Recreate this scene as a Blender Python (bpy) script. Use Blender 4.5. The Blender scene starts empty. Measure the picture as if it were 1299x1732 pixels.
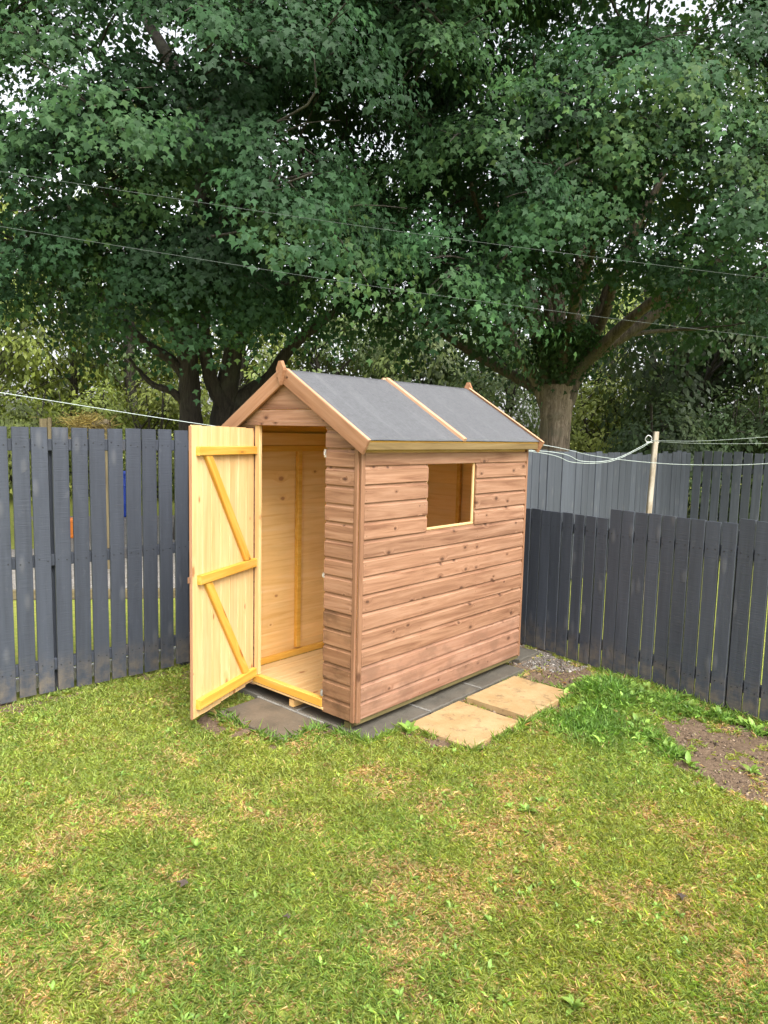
import bpy, math, random
import numpy as np
from mathutils import Vector, Matrix

random.seed(7)
RNG = np.random.default_rng(7)
scene = bpy.context.scene
COL = scene.collection

# ------------------------------------------------------------------ camera
CAM_LOC = Vector((-2.9938, -2.7930, 1.7860))
PITCH, YAW, ROLL, FPX = -0.1097, 0.7162, 0.0235, 1226.38      # focal length in pixels of a 1299 x 1732 picture
FW = Vector((math.cos(YAW) * math.cos(PITCH), math.sin(YAW) * math.cos(PITCH), math.sin(PITCH)))
_r = Vector((math.sin(YAW), -math.cos(YAW), 0)); _u = _r.cross(FW)
RT = _r * math.cos(ROLL) + _u * math.sin(ROLL)
UP = -_r * math.sin(ROLL) + _u * math.cos(ROLL)
cam_data = bpy.data.cameras.new("camera")
cam_data.sensor_fit = 'VERTICAL'; cam_data.sensor_height = 36.0; cam_data.lens = 36.0 * FPX / 1732.0
cam_data.clip_start = 0.05; cam_data.clip_end = 600
cam = bpy.data.objects.new("camera", cam_data); COL.objects.link(cam)
cam.matrix_world = Matrix(((RT.x, UP.x, -FW.x, CAM_LOC.x), (RT.y, UP.y, -FW.y, CAM_LOC.y), (RT.z, UP.z, -FW.z, CAM_LOC.z), (0, 0, 0, 1)))
scene.camera = cam

# ------------------------------------------------------------------ sky, sun, exposure
SUN_EL, SUN_AZ = math.radians(50), math.radians(-114)         # azimuth of the sun measured from +X towards +Y
world = bpy.data.worlds.new("World"); scene.world = world; world.use_nodes = True
wn = world.node_tree.nodes; wl = world.node_tree.links; wn.clear()
sky = wn.new('ShaderNodeTexSky'); sky.sky_type = 'NISHITA'; sky.sun_disc = False
sky.sun_elevation = SUN_EL; sky.sun_rotation = math.pi / 2 - SUN_AZ
sky.dust_density = 4.0; sky.air_density = 1.0; sky.ozone_density = 1.0
hs = wn.new('ShaderNodeHueSaturation'); hs.inputs['Saturation'].default_value = 0.18
bg = wn.new('ShaderNodeBackground'); bg.inputs['Strength'].default_value = 0.15
wo = wn.new('ShaderNodeOutputWorld')
wl.new(sky.outputs[0], hs.inputs['Color']); wl.new(hs.outputs[0], bg.inputs['Color']); wl.new(bg.outputs[0], wo.inputs['Surface'])
sun_data = bpy.data.lights.new("sun", 'SUN'); sun_data.energy = 1.5; sun_data.angle = math.radians(40); sun_data.color = (1.0, 0.97, 0.92)
sun = bpy.data.objects.new("sun", sun_data); COL.objects.link(sun)
sdir = Vector((math.cos(SUN_EL) * math.cos(SUN_AZ), math.cos(SUN_EL) * math.sin(SUN_AZ), math.sin(SUN_EL)))
sun.rotation_euler = sdir.to_track_quat('Z', 'Y').to_euler(); sun.location = sdir * 30
scene.view_settings.view_transform = 'Standard'; scene.view_settings.look = 'None'
scene.view_settings.gamma = 1.0; scene.view_settings.use_curve_mapping = False
scene.view_settings.exposure = 1.6

# ------------------------------------------------------------------ helpers: scene bookkeeping
def tag(o, label, cat, group=None, kind=None):
    o['label'] = label; o['category'] = cat
    if group: o['group'] = group
    if kind: o['kind'] = kind
    return o
def empty(name, loc, label, cat, group=None):
    o = bpy.data.objects.new(name, None); COL.objects.link(o); o.location = loc; o.empty_display_size = 0.1
    return tag(o, label, cat, group)
WM = {}
def link(name, mesh, parent=None, M=None):
    """link a mesh object at world matrix M under parent"""
    o = bpy.data.objects.new(name, mesh); COL.objects.link(o)
    M = M or Matrix.Identity(4)
    if parent is not None:
        o.parent = parent
        pw = WM.get(parent.name) or Matrix.Translation(parent.location)
        o.matrix_basis = pw.inverted() @ M
    else:
        o.matrix_basis = M
    WM[o.name] = M
    return o

# ------------------------------------------------------------------ helpers: meshes
def np_mesh(name, verts, faces, mats, smooth=False, tint=None, midx=None):
    """verts (n,3) array, faces (m,k) array of equal-size polygons"""
    verts = np.asarray(verts, np.float32); faces = np.asarray(faces, np.int32)
    me = bpy.data.meshes.new(name); k = faces.shape[1]; m = len(faces)
    me.vertices.add(len(verts)); me.vertices.foreach_set('co', verts.ravel())
    me.loops.add(m * k); me.loops.foreach_set('vertex_index', faces.ravel())
    me.polygons.add(m); me.polygons.foreach_set('loop_start', np.arange(0, m * k, k, dtype=np.int32))
    if smooth: me.polygons.foreach_set('use_smooth', np.ones(m, dtype=bool))
    if midx is not None: me.polygons.foreach_set('material_index', np.asarray(midx, np.int32))
    me.update(calc_edges=True)
    if tint is not None:
        a = me.color_attributes.new('tint', 'FLOAT_COLOR', 'POINT')
        c = np.ones((len(verts), 4), np.float32); c[:, :tint.shape[1]] = tint
        a.data.foreach_set('color', c.ravel())
    for mt in (mats if isinstance(mats, (list, tuple)) else [mats]): me.materials.append(mt)
    return me
def py_mesh(name, verts, faces, mats, midx=None, smooth=False):
    me = bpy.data.meshes.new(name); me.from_pydata([tuple(v) for v in verts], [], faces); me.update()
    for mt in (mats if isinstance(mats, (list, tuple)) else [mats]): me.materials.append(mt)
    if midx: me.polygons.foreach_set('material_index', midx)
    if smooth: me.polygons.foreach_set('use_smooth', [True] * len(me.polygons))
    return me
def prism(profile, length, x0=0.0):
    """profile: list of (y,z), counter-clockwise seen from +X; extruded along local X"""
    n = len(profile)
    v = [(x0, y, z) for y, z in profile] + [(x0 + length, y, z) for y, z in profile]
    f = [(i, (i + 1) % n, n + (i + 1) % n, n + i) for i in range(n)]
    f += [tuple(reversed(range(n))), tuple(range(n, 2 * n))]
    return v, f
def chamfer(w, t, c):
    """rectangle w (Y) by t (Z), chamfered, centred"""
    a, b = w / 2, t / 2; c = min(c, a * 0.8, b * 0.8)
    return [(-a + c, -b), (a - c, -b), (a, -b + c), (a, b - c), (a - c, b), (-a + c, b), (-a, b - c), (-a, -b + c)]
def axes(x, zhint):
    x = Vector(x).normalized(); z = Vector(zhint); z = (z - x * z.dot(x)).normalized(); y = z.cross(x)
    return x, y, z
def frame(origin, x, zhint):
    x, y, z = axes(x, zhint); o = Vector(origin)
    return Matrix(((x.x, y.x, z.x, o.x), (x.y, y.y, z.y, o.y), (x.z, y.z, z.z, o.z), (0, 0, 0, 1)))
_beam_cache = {}
def beam(name, p0, p1, w, t, zhint, mat, parent=None, c=0.003, end=None):
    """timber from p0 to p1 (centre line): width w across, thickness t along zhint; end=(dy0,dy1) slants the ends"""
    p0, p1 = Vector(p0), Vector(p1); L = (p1 - p0).length
    key = (round(L, 3), round(w, 4), round(t, 4), mat.name, c, end)
    me = _beam_cache.get(key)
    if me is None:
        v, f = prism(chamfer(w, t, c), L)
        if end:
            k = len(v) // 2
            v = [(x + y * end[0] if i < k else x + y * end[1], y, z) for i, (x, y, z) in enumerate(v)]
        me = py_mesh(name, v, f, mat); _beam_cache[key] = me
    return link(name, me, parent, frame(p0, p1 - p0, zhint))
def tube_np(pts, radii, sides=8, wob=0.0, cap=True):
    """tapered tube along a polyline; returns verts, quads"""
    pts = np.asarray(pts, float); n = len(pts); radii = np.asarray(radii, float)
    t = np.gradient(pts, axis=0); t /= np.linalg.norm(t, axis=1)[:, None] + 1e-9
    ref = np.array([0.31, 0.17, 0.93]); u = np.cross(t, ref)
    bad = np.linalg.norm(u, axis=1) < 0.2
    u[bad] = np.cross(t[bad], np.array([0.9, 0.3, 0.1])); u /= np.linalg.norm(u, axis=1)[:, None]
    w = np.cross(t, u); ang = np.linspace(0, 2 * np.pi, sides, endpoint=False)
    rr = radii[:, None] * (1 + wob * RNG.normal(size=(n, sides)))
    V = pts[:, None, :] + rr[..., None] * (np.cos(ang)[None, :, None] * u[:, None, :] + np.sin(ang)[None, :, None] * w[:, None, :])
    V = V.reshape(-1, 3); F = []
    i = np.arange(n - 1)[:, None] * sides; j = np.arange(sides)[None, :]; j2 = (j + 1) % sides
    F = np.stack([i + j, i + j2, i + sides + j2, i + sides + j], -1).reshape(-1, 4)
    return V, F
def merge(parts):
    V, F, o = [], [], 0
    for v, f in parts:
        V.append(v); F.append(np.asarray(f) + o); o += len(v)
    return np.concatenate(V), np.concatenate(F)
def smooth_curve(pts, n):
    """Catmull-Rom through pts"""
    P = np.asarray(pts, float); P = np.vstack([2 * P[0] - P[1], P, 2 * P[-1] - P[-2]]); out = []
    segs = len(P) - 3
    for s in np.linspace(0, segs - 1e-6, n):
        k = int(s); t = s - k; a, b, c, d = P[k:k + 4]
        out.append(0.5 * ((2 * b) + (c - a) * t + (2 * a - 5 * b + 4 * c - d) * t * t + (3 * b - a - 3 * c + d) * t ** 3))
    return np.array(out)
_lat = np.random.default_rng(99).random((257, 257))
def noise2(x, y, s):
    """smooth value noise 0..1, cell size s"""
    x = np.asarray(x) / s + 51.3; y = np.asarray(y) / s + 77.7
    i = np.floor(x).astype(int); j = np.floor(y).astype(int); fx = x - i; fy = y - j
    fx = fx * fx * (3 - 2 * fx); fy = fy * fy * (3 - 2 * fy); i %= 256; j %= 256
    return (_lat[i, j] * (1 - fx) + _lat[i + 1, j] * fx) * (1 - fy) + (_lat[i, j + 1] * (1 - fx) + _lat[i + 1, j + 1] * fx) * fy
def in_poly(x, y, poly):
    c = np.zeros(np.shape(x), bool); n = len(poly)
    for a in range(n):
        x1, y1 = poly[a]; x2, y2 = poly[(a + 1) % n]
        if y1 == y2: continue
        c ^= ((y1 > y) != (y2 > y)) & (x < (x2 - x1) * (y - y1) / (y2 - y1) + x1)
    return c

# ------------------------------------------------------------------ helpers: materials
class NT:
    def __init__(s, name):
        s.m = bpy.data.materials.new(name); s.m.use_nodes = True; s.t = s.m.node_tree; s.n = s.t.nodes; s.l = s.t.links
        s.n.clear(); s.out = s.n.new('ShaderNodeOutputMaterial'); s.b = s.n.new('ShaderNodeBsdfPrincipled'); s.l.new(s.b.outputs[0], s.out.inputs[0])
    def put(s, sock, v):
        if isinstance(v, bpy.types.NodeSocket): s.l.new(v, sock)
        elif v is not None: sock.default_value = v
    def node(s, typ, props=None, **ins):
        n = s.n.new(typ)
        for k, v in (props or {}).items(): setattr(n, k, v)
        for k, v in ins.items():
            s.put(n.inputs[int(k[1:]) if k[0] == '_' else k.replace('__', ' ')], v)
        return n
    def math(s, op, a, b=None, clamp=False):
        n = s.node('ShaderNodeMath', {'operation': op, 'use_clamp': clamp}); s.put(n.inputs[0], a); s.put(n.inputs[1], b); return n.outputs[0]
    def vmath(s, op, a, b=None):
        n = s.node('ShaderNodeVectorMath', {'operation': op}); s.put(n.inputs[0], a); s.put(n.inputs[1], b); return n.outputs[0]
    def mix(s, f, a, b, blend='MIX'):
        n = s.node('ShaderNodeMix', {'data_type': 'RGBA', 'blend_type': blend}); s.put(n.inputs[0], f); s.put(n.inputs[6], a); s.put(n.inputs[7], b); return n.outputs[2]
    def ramp(s, f, stops):
        n = s.n.new('ShaderNodeValToRGB'); e = n.color_ramp.elements
        while len(e) > len(stops): e.remove(e[-1])
        while len(e) < len(stops): e.new(0.5)
        for el, (p, c) in zip(e, stops): el.position = p; el.color = c if len(c) == 4 else (*c, 1)
        s.l.new(f, n.inputs[0]); return n.outputs[0]
    def smooth(s, f, a, b):
        n = s.node('ShaderNodeMapRange', {'interpolation_type': 'SMOOTHSTEP'}); s.put(n.inputs[0], f); n.inputs[1].default_value = a; n.inputs[2].default_value = b; return n.outputs[0]
    def noise(s, vec, scale, detail=4, rough=0.55, dist=0.0):
        n = s.node('ShaderNodeTexNoise'); s.put(n.inputs['Vector'], vec); n.inputs['Scale'].default_value = scale; n.inputs['Detail'].default_value = detail
        n.inputs['Roughness'].default_value = rough; n.inputs['Distortion'].default_value = dist; return n.outputs[0]
    def bump(s, h, strength, dist=0.01):
        n = s.node('ShaderNodeBump'); s.put(n.inputs['Height'], h); n.inputs['Strength'].default_value = strength; n.inputs['Distance'].default_value = dist
        s.l.new(n.outputs[0], s.b.inputs['Normal'])
    def local(s):
        """object coordinates, shifted differently for every object"""
        tc = s.node('ShaderNodeTexCoord'); oi = s.node('ShaderNodeObjectInfo')
        sh = s.node('ShaderNodeCombineXYZ', _0=s.math('MULTIPLY', oi.outputs['Random'], 37.0), _1=s.math('MULTIPLY', oi.outputs['Random'], 91.0), _2=s.math('MULTIPLY', oi.outputs['Random'], 13.0))
        return s.vmath('ADD', tc.outputs['Object'], sh.outputs[0]), tc.outputs['Object'], oi.outputs['Random']
C4 = lambda c: (*c, 1) if len(c) == 3 else c
def wood(name, base, dark, light, knot, rough=0.65, knots=0.26, damp=None, bump=0.25, var=0.25, kscale=(4.5, 9.0), grain=1.0):
    t = NT(name); p, raw, rnd = t.local()
    kp = t.vmath('MULTIPLY', p, (kscale[0], kscale[1], 0.0))
    vo = t.node('ShaderNodeTexVoronoi', {'feature': 'F1', 'voronoi_dimensions': '2D'}, Vector=kp, Scale=1.0)
    d = vo.outputs['Distance']; keep = t.math('LESS_THAN', t.node('ShaderNodeSeparateColor', _0=vo.outputs['Color']).outputs[0], knots)
    ksz = t.math('ADD', 0.35, t.math('MULTIPLY', t.node('ShaderNodeSeparateColor', _0=vo.outputs['Color']).outputs[1], 0.95))
    d = t.math('ADD', t.math('DIVIDE', d, ksz), t.math('MULTIPLY', t.math('SUBTRACT', t.noise(p, 55.0, 2), 0.5), 0.07))
    near = t.math('MULTIPLY', keep, t.math('SUBTRACT', 1.0, t.smooth(d, 0.0, 0.45)))
    gp = t.vmath('MULTIPLY', p, (1.6, 26.0, 26.0))
    off = t.node('ShaderNodeCombineXYZ', _1=t.math('MULTIPLY', near, 1.1), _2=t.math('MULTIPLY', near, 0.7))
    gp = t.vmath('ADD', gp, off.outputs[0])
    g = t.noise(gp, 1.0, 5, 0.6, 0.8)
    fine = t.noise(t.vmath('MULTIPLY', p, (9.0, 260.0, 260.0)), 1.0, 3, 0.6)
    col = t.ramp(g, [(0.28, C4(dark)), (0.5, C4(base)), (0.72, C4(light))])
    if grain < 1: col = t.mix(grain, C4(base), col)
    col = t.mix(t.math('MULTIPLY', t.smooth(fine, 0.35, 0.75), 0.22), col, C4(dark))
    blot = t.noise(t.vmath('MULTIPLY', p, (3.0, 6.0, 6.0)), 1.0, 3)
    col = t.mix(t.math('MULTIPLY', t.smooth(blot, 0.45, 0.75), 0.30), col, C4([x * 0.72 for x in base]))
    core = t.math('MULTIPLY', keep, t.math('SUBTRACT', 1.0, t.smooth(d, 0.07, 0.15)))
    ring = t.math('MULTIPLY', keep, t.math('MULTIPLY', t.smooth(d, 0.07, 0.13), t.math('SUBTRACT', 1.0, t.smooth(d, 0.13, 0.26))))
    col = t.mix(t.math('MULTIPLY', ring, 0.45), col, C4(dark))
    col = t.mix(t.math('MULTIPLY', core, 0.85), col, C4(knot))
    if damp:
        dn = t.noise(t.vmath('MULTIPLY', p, (5.0, 9.0, 9.0)), 1.0, 4, 0.65)
        col = t.mix(t.math('MULTIPLY', t.smooth(dn, 0.42, 0.66), 0.75), col, C4(damp))
    v = t.math('ADD', 1.0 - var / 2, t.math('MULTIPLY', rnd, var))
    hsv = t.node('ShaderNodeHueSaturation', Color=col, Value=v); col = hsv.outputs[0]
    t.put(t.b.inputs['Base Color'], col); t.b.inputs['Roughness'].default_value = rough; t.b.inputs['Specular IOR Level'].default_value = 0.3
    h = t.math('ADD', t.math('MULTIPLY', g, 0.6), t.math('MULTIPLY', fine, 0.4))
    t.bump(h, bump, 0.004)
    return t.m
M_CLAD = wood('stained_cladding', (0.264, 0.138, 0.079), (0.138, 0.060, 0.031), (0.352, 0.203, 0.128), (0.052, 0.021, 0.011), knots=0.26, var=0.18, kscale=(7.5, 12.0), bump=0.6)
M_DAMP = wood('stained_cladding_damp', (0.235, 0.120, 0.062), (0.155, 0.068, 0.032), (0.30, 0.165, 0.090), (0.06, 0.024, 0.014), knots=0.22, damp=(0.092, 0.046, 0.022), kscale=(6.5, 10.0))
M_LOW = wood('stained_cladding_splashed', (0.265, 0.140, 0.088), (0.18, 0.085, 0.048), (0.325, 0.190, 0.128), (0.065, 0.027, 0.015), knots=0.22, damp=(0.165, 0.088, 0.055), kscale=(6.5, 10.0))
M_TRIM = wood('stained_trim', (0.30, 0.148, 0.075), (0.215, 0.096, 0.045), (0.36, 0.195, 0.112), (0.09, 0.036, 0.016), knots=0.22, kscale=(3.0, 9.0))
M_CORNER = wood('stained_corner_trim', (0.235, 0.118, 0.064), (0.16, 0.074, 0.037), (0.29, 0.158, 0.092), (0.07, 0.028, 0.014), knots=0.15, kscale=(4.0, 9.0))
M_BATT = wood('pale_batten', (0.46, 0.275, 0.165), (0.36, 0.19, 0.10), (0.54, 0.35, 0.22), (0.17, 0.07, 0.03), knots=0.18, kscale=(3.0, 9.0))
M_PINE = wood('bare_pine', (0.74, 0.455, 0.175), (0.64, 0.355, 0.110), (0.78, 0.52, 0.25), (0.34, 0.14, 0.05), knots=0.14, var=0.12, bump=0.12, kscale=(6.0, 9.0))
M_PALE = wood('pale_pine', (0.60, 0.398, 0.182), (0.50, 0.30, 0.115), (0.66, 0.47, 0.25), (0.28, 0.12, 0.045), knots=0.22, var=0.14, bump=0.15, kscale=(5.0, 11.0))
M_YEL = wood('yellow_treated_pine', (0.60, 0.320, 0.050), (0.50, 0.235, 0.028), (0.65, 0.385, 0.10), (0.27, 0.10, 0.02), knots=0.18, var=0.18, bump=0.2, kscale=(3.0, 12.0))
M_FASC = wood('green_treated_pine', (0.165, 0.110, 0.043), (0.10, 0.064, 0.023), (0.22, 0.155, 0.07), (0.06, 0.03, 0.013), knots=0.3, kscale=(3.0, 9.0))
M_BEAR = wood('weathered_bearer', (0.115, 0.092, 0.036), (0.07, 0.055, 0.02), (0.16, 0.13, 0.06), (0.05, 0.035, 0.015), knots=0.2)
M_POST = wood('weathered_post', (0.30, 0.245, 0.175), (0.15, 0.115, 0.075), (0.42, 0.36, 0.28), (0.10, 0.07, 0.05), knots=0.1, damp=(0.40, 0.36, 0.30))
M_OLD = wood('old_fence_timber', (0.15, 0.12, 0.065), (0.08, 0.06, 0.035), (0.22, 0.18, 0.10), (0.05, 0.04, 0.02), knots=0.1)

def fence_paint(name, base, dirt=True):
    t = NT(name); p, raw, rnd = t.local()
    g = t.noise(t.vmath('MULTIPLY', p, (1.5, 22.0, 22.0)), 1.0, 4, 0.6, 0.5)
    saw = t.noise(t.vmath('MULTIPLY', p, (140.0, 6.0, 6.0)), 1.0, 2, 0.5)
    scuff = t.noise(t.vmath('MULTIPLY', p, (9.0, 14.0, 9.0)), 1.0, 5, 0.7, 1.5)
    b = base
    col = t.ramp(g, [(0.3, C4([x * 0.82 for x in b])), (0.7, C4([x * 1.15 for x in b]))])
    col = t.mix(t.math('MULTIPLY', t.smooth(scuff, 0.58, 0.78), 0.28), col, (0.12, 0.122, 0.13, 1))
    vo = t.node('ShaderNodeTexVoronoi', {'feature': 'F1', 'voronoi_dimensions': '2D'}, Vector=t.vmath('MULTIPLY', p, (3.2, 9.0, 0.0)), Scale=1.0)
    keep = t.math('LESS_THAN', t.node('ShaderNodeSeparateColor', _0=vo.outputs['Color']).outputs[0], 0.3)
    kn = t.math('MULTIPLY', keep, t.math('SUBTRACT', 1.0, t.smooth(vo.outputs['Distance'], 0.05, 0.25)))
    col = t.mix(t.math('MULTIPLY', kn, 0.35), col, (0.11, 0.112, 0.118, 1))
    if dirt:
        x = t.node('ShaderNodeSeparateXYZ', _0=raw).outputs[0]
        dm = t.math('MULTIPLY', t.math('SUBTRACT', 1.0, t.smooth(x, 0.03, 0.30)), t.smooth(t.noise(p, 11.0, 5, 0.7), 0.35, 0.7))
        col = t.mix(t.math('MULTIPLY', dm, 0.75), col, (0.13, 0.105, 0.075, 1))
    hsv = t.node('ShaderNodeHueSaturation', Color=col, Value=t.math('ADD', 0.86, t.math('MULTIPLY', rnd, 0.28)))
    t.put(t.b.inputs['Base Color'], hsv.outputs[0]); t.b.inputs['Roughness'].default_value = 0.6; t.b.inputs['Specular IOR Level'].default_value = 0.35
    h = t.math('ADD', t.math('MULTIPLY', saw, 0.5), t.math('ADD', t.math('MULTIPLY', g, 0.5), t.math('MULTIPLY', kn, 0.6)))
    t.bump(h, 0.6, 0.005)
    return t.m
M_FENCE = fence_paint('anthracite_fence_paint', (0.041, 0.047, 0.061))
M_FENCE_W = fence_paint('worn_fence_paint', (0.058, 0.065, 0.080))

def mat_felt():
    t = NT('roofing_felt'); tc = t.node('ShaderNodeTexCoord'); p = tc.outputs['Object']
    fine = t.noise(p, 420.0, 2, 0.7); mid = t.noise(p, 45.0, 5, 0.7); st = t.noise(t.vmath('MULTIPLY', p, (9.0, 1.1, 1.0)), 1.0, 5, 0.65, 0.4)
    col = t.ramp(mid, [(0.3, (0.070, 0.071, 0.077, 1)), (0.7, (0.108, 0.110, 0.118, 1))])
    col = t.mix(t.math('MULTIPLY', t.smooth(st, 0.52, 0.72), 0.30), col, (0.165, 0.167, 0.173, 1))
    col = t.mix(t.math('MULTIPLY', t.smooth(fine, 0.5, 0.8), 0.5), col, (0.15, 0.152, 0.158, 1))
    t.put(t.b.inputs['Base Color'], col); t.b.inputs['Roughness'].default_value = 0.72
    t.bump(t.math('ADD', fine, t.math('MULTIPLY', mid, 1.4)), 0.8, 0.004); return t.m
M_FELT = mat_felt()
def mat_slab(name, base, dark, stain, stain_amt, rough, speck=0.35):
    t = NT(name); p, raw, rnd = t.local()
    n1 = t.noise(p, 6.0, 6, 0.65); n2 = t.noise(p, 90.0, 4, 0.7); n3 = t.noise(p, 8.0, 7, 0.78, 0.2)
    col = t.ramp(n1, [(0.3, C4(dark)), (0.65, C4(base))])
    col = t.mix(t.math('MULTIPLY', t.smooth(n2, 0.52, 0.75), speck), col, C4([min(1, x * 1.8) for x in base]))
    col = t.mix(t.math('MULTIPLY', t.smooth(n3, 0.52, 0.68), stain_amt), col, C4(stain))
    t.put(t.b.inputs['Base Color'], col); t.b.inputs['Roughness'].default_value = rough
    t.bump(t.math('ADD', n2, n1), 0.45, 0.004); return t.m
M_SLAB = mat_slab('wet_grey_concrete', (0.105, 0.094, 0.076), (0.060, 0.055, 0.045), (0.16, 0.14, 0.10), 0.4, 0.5)
M_SLABB = mat_slab('brown_grey_concrete', (0.125, 0.100, 0.072), (0.075, 0.062, 0.045), (0.17, 0.14, 0.10), 0.4, 0.6)
M_SAND = mat_slab('buff_paving', (0.355, 0.250, 0.122), (0.265, 0.160, 0.062), (0.085, 0.052, 0.028), 0.75, 0.75, 0.20)
M_JOINT = mat_slab('pale_mortar', (0.22, 0.21, 0.19), (0.10, 0.095, 0.08), (0.06, 0.055, 0.045), 0.6, 0.9)
M_STONE = mat_slab('grey_stone', (0.26, 0.25, 0.23), (0.14, 0.13, 0.12), (0.10, 0.10, 0.08), 0.4, 0.85)
def plain(name, col, rough=0.5, metal=0.0, amt=0.25, scale=30.0):
    t = NT(name); p, raw, rnd = t.local(); n = t.noise(p, scale, 4, 0.65)
    c = t.mix(t.math('MULTIPLY', t.smooth(n, 0.35, 0.75), amt * 2), C4(col), C4([x * 0.45 for x in col]))
    t.put(t.b.inputs['Base Color'], c); t.b.inputs['Roughness'].default_value = rough; t.b.inputs['Metallic'].default_value = metal
    t.bump(n, 0.15, 0.003); return t.m
M_ZINC = plain('zinc_plate', (0.55, 0.55, 0.54), 0.4, 0.8)
M_NAIL = plain('painted_nail', (0.018, 0.018, 0.02), 0.5, 0.2)
M_RUST = plain('rusty_plate', (0.30, 0.16, 0.09), 0.7, 0.4)
M_LINE = plain('clothes_line_plastic', (0.46, 0.52, 0.48), 0.5, 0, 0.1)
M_WIRE = plain('overhead_wire', (0.075, 0.09, 0.08), 0.7, 0, 0.1)
M_WHITE = plain('white_paint', (0.78, 0.78, 0.76), 0.6, 0, 0.1)
M_BLUE = plain('blue_plastic', (0.02, 0.07, 0.48), 0.4, 0, 0.1)
M_ORANGE = plain('orange_plastic', (0.75, 0.22, 0.03), 0.45, 0, 0.1)
M_TEAL = plain('teal_canvas', (0.05, 0.28, 0.22), 0.7, 0, 0.1)
def mat_glass():
    t = NT('window_glass'); t.b.inputs['Base Color'].default_value = (1, 1, 1, 1); t.b.inputs['Roughness'].default_value = 0.02
    t.b.inputs['Transmission Weight'].default_value = 1.0; t.b.inputs['IOR'].default_value = 1.05; t.b.inputs['Specular IOR Level'].default_value = 0.5
    return t.m
M_GLASS = mat_glass()
def mat_bark(name, a, b, scale=1.0):
    t = NT(name); tc = t.node('ShaderNodeTexCoord'); p = tc.outputs['Object']
    q = t.vmath('MULTIPLY', p, (16.0 * scale, 16.0 * scale, 2.6 * scale)); n = t.noise(q, 1.0, 6, 0.7, 1.2); m = t.noise(p, 1.7, 4)
    col = t.ramp(n, [(0.32, C4([x * 0.35 for x in a])), (0.5, C4(a)), (0.72, C4(b))])
    col = t.mix(t.math('MULTIPLY', t.smooth(m, 0.5, 0.7), 0.5), col, (0.085, 0.095, 0.06, 1))
    t.put(t.b.inputs['Base Color'], col); t.b.inputs['Roughness'].default_value = 0.9; t.bump(n, 0.9, 0.03); return t.m
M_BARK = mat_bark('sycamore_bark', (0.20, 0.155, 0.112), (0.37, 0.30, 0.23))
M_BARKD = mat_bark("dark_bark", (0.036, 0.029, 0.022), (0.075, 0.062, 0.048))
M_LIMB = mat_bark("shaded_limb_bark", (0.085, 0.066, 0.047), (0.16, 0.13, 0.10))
def mat_leaf(name, trans=0.3, rough=0.42, spec=0.5):
    t = NT(name); a = t.node('ShaderNodeAttribute', {'attribute_name': 'tint'}); col = a.outputs['Color']
    geo = t.node('ShaderNodeNewGeometry')
    back = t.mix(0.25, col, (0.11, 0.16, 0.08, 1)); col2 = t.mix(geo.outputs['Backfacing'], col, back)
    t.put(t.b.inputs['Base Color'], col2); t.b.inputs['Roughness'].default_value = rough; t.b.inputs['Specular IOR Level'].default_value = spec
    tr = t.node('ShaderNodeBsdfTranslucent'); tcol = t.node('ShaderNodeHueSaturation', Color=col, Value=1.35, Saturation=1.15, Hue=0.485); t.l.new(tcol.outputs[0], tr.inputs['Color'])
    mx = t.node('ShaderNodeMixShader'); mx.inputs[0].default_value = trans
    t.l.new(t.b.outputs[0], mx.inputs[1]); t.l.new(tr.outputs[0], mx.inputs[2]); t.l.new(mx.outputs[0], t.out.inputs[0]); return t.m
M_LEAF = mat_leaf('sycamore_leaf', 0.36, 0.55, 0.16)
M_BLEAF = mat_leaf('background_leaf', 0.35, 0.55, 0.4)
M_GRASS = mat_leaf('grass_blade', 0.42, 0.55, 0.3)
M_WEED = mat_leaf('weed_leaf', 0.28, 0.5, 0.4)

# ------------------------------------------------------------------ ground
SOIL = [[(1.70, -0.20), (2.10, 0.35), (2.60, 1.2), (2.42, 0.30), (2.10, -0.62), (1.86, -0.50), (1.62, -0.62), (0.85, -0.68), (0.30, -0.62), (0.20, -0.12), (0.9, -0.10)],
        [(1.50, -1.14), (1.66, -1.42), (1.86, -1.80), (1.8, -2.6), (1.30, -2.6), (0.86, -2.02), (0.80, -1.74), (1.06, -1.50), (1.28, -1.30)],
        [(-0.42, 0.9), (-0.45, 0.30), (0.05, 0.10), (0.1, 0.9)]]
SOIL2 = [[(1.55, -0.86), (1.75, -0.80), (1.80, -0.98), (1.62, -1.05)], [(0.35, 1.72), (0.6, 1.4), (-0.15, 1.55), (-0.35, 1.70), (-0.3, 1.80)], [(-1.3, 1.80), (-0.9, 1.72), (-0.6, 1.76), (-0.6, 1.86), (-1.3, 1.93)]]
def soil_mask(x, y):
    wx = x + 0.24 * (noise2(x, y, 0.16) - 0.5) + 0.12 * (noise2(x, y, 0.07) - 0.5) + 0.05 * (noise2(x, y, 0.04) - 0.5); wy = y + 0.24 * (noise2(x + 9, y, 0.16) - 0.5) + 0.12 * (noise2(x + 9, y, 0.07) - 0.5) + 0.05 * (noise2(x + 5, y, 0.04) - 0.5)
    m = np.zeros(np.shape(x))
    for p in SOIL: m = np.maximum(m, in_poly(wx, wy, p))
    for p in SOIL2: m = np.maximum(m, 0.7 * in_poly(wx, wy, p))
    return m
def ground_z(x, y):
    near = np.clip(1 - (np.hypot(x - 0.2, y + 0.5) - 3.5) / 3, 0, 1)
    z = 0.020 * (noise2(x, y, 0.7) - 0.5) + 0.008 * (noise2(x, y, 0.12) - 0.5)
    mound = np.exp(-(((x - 1.72) / 0.30) ** 2 + ((y + 0.86) / 0.30) ** 2)) * 0.06
    return (z + mound) * near - 0.004
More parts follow.
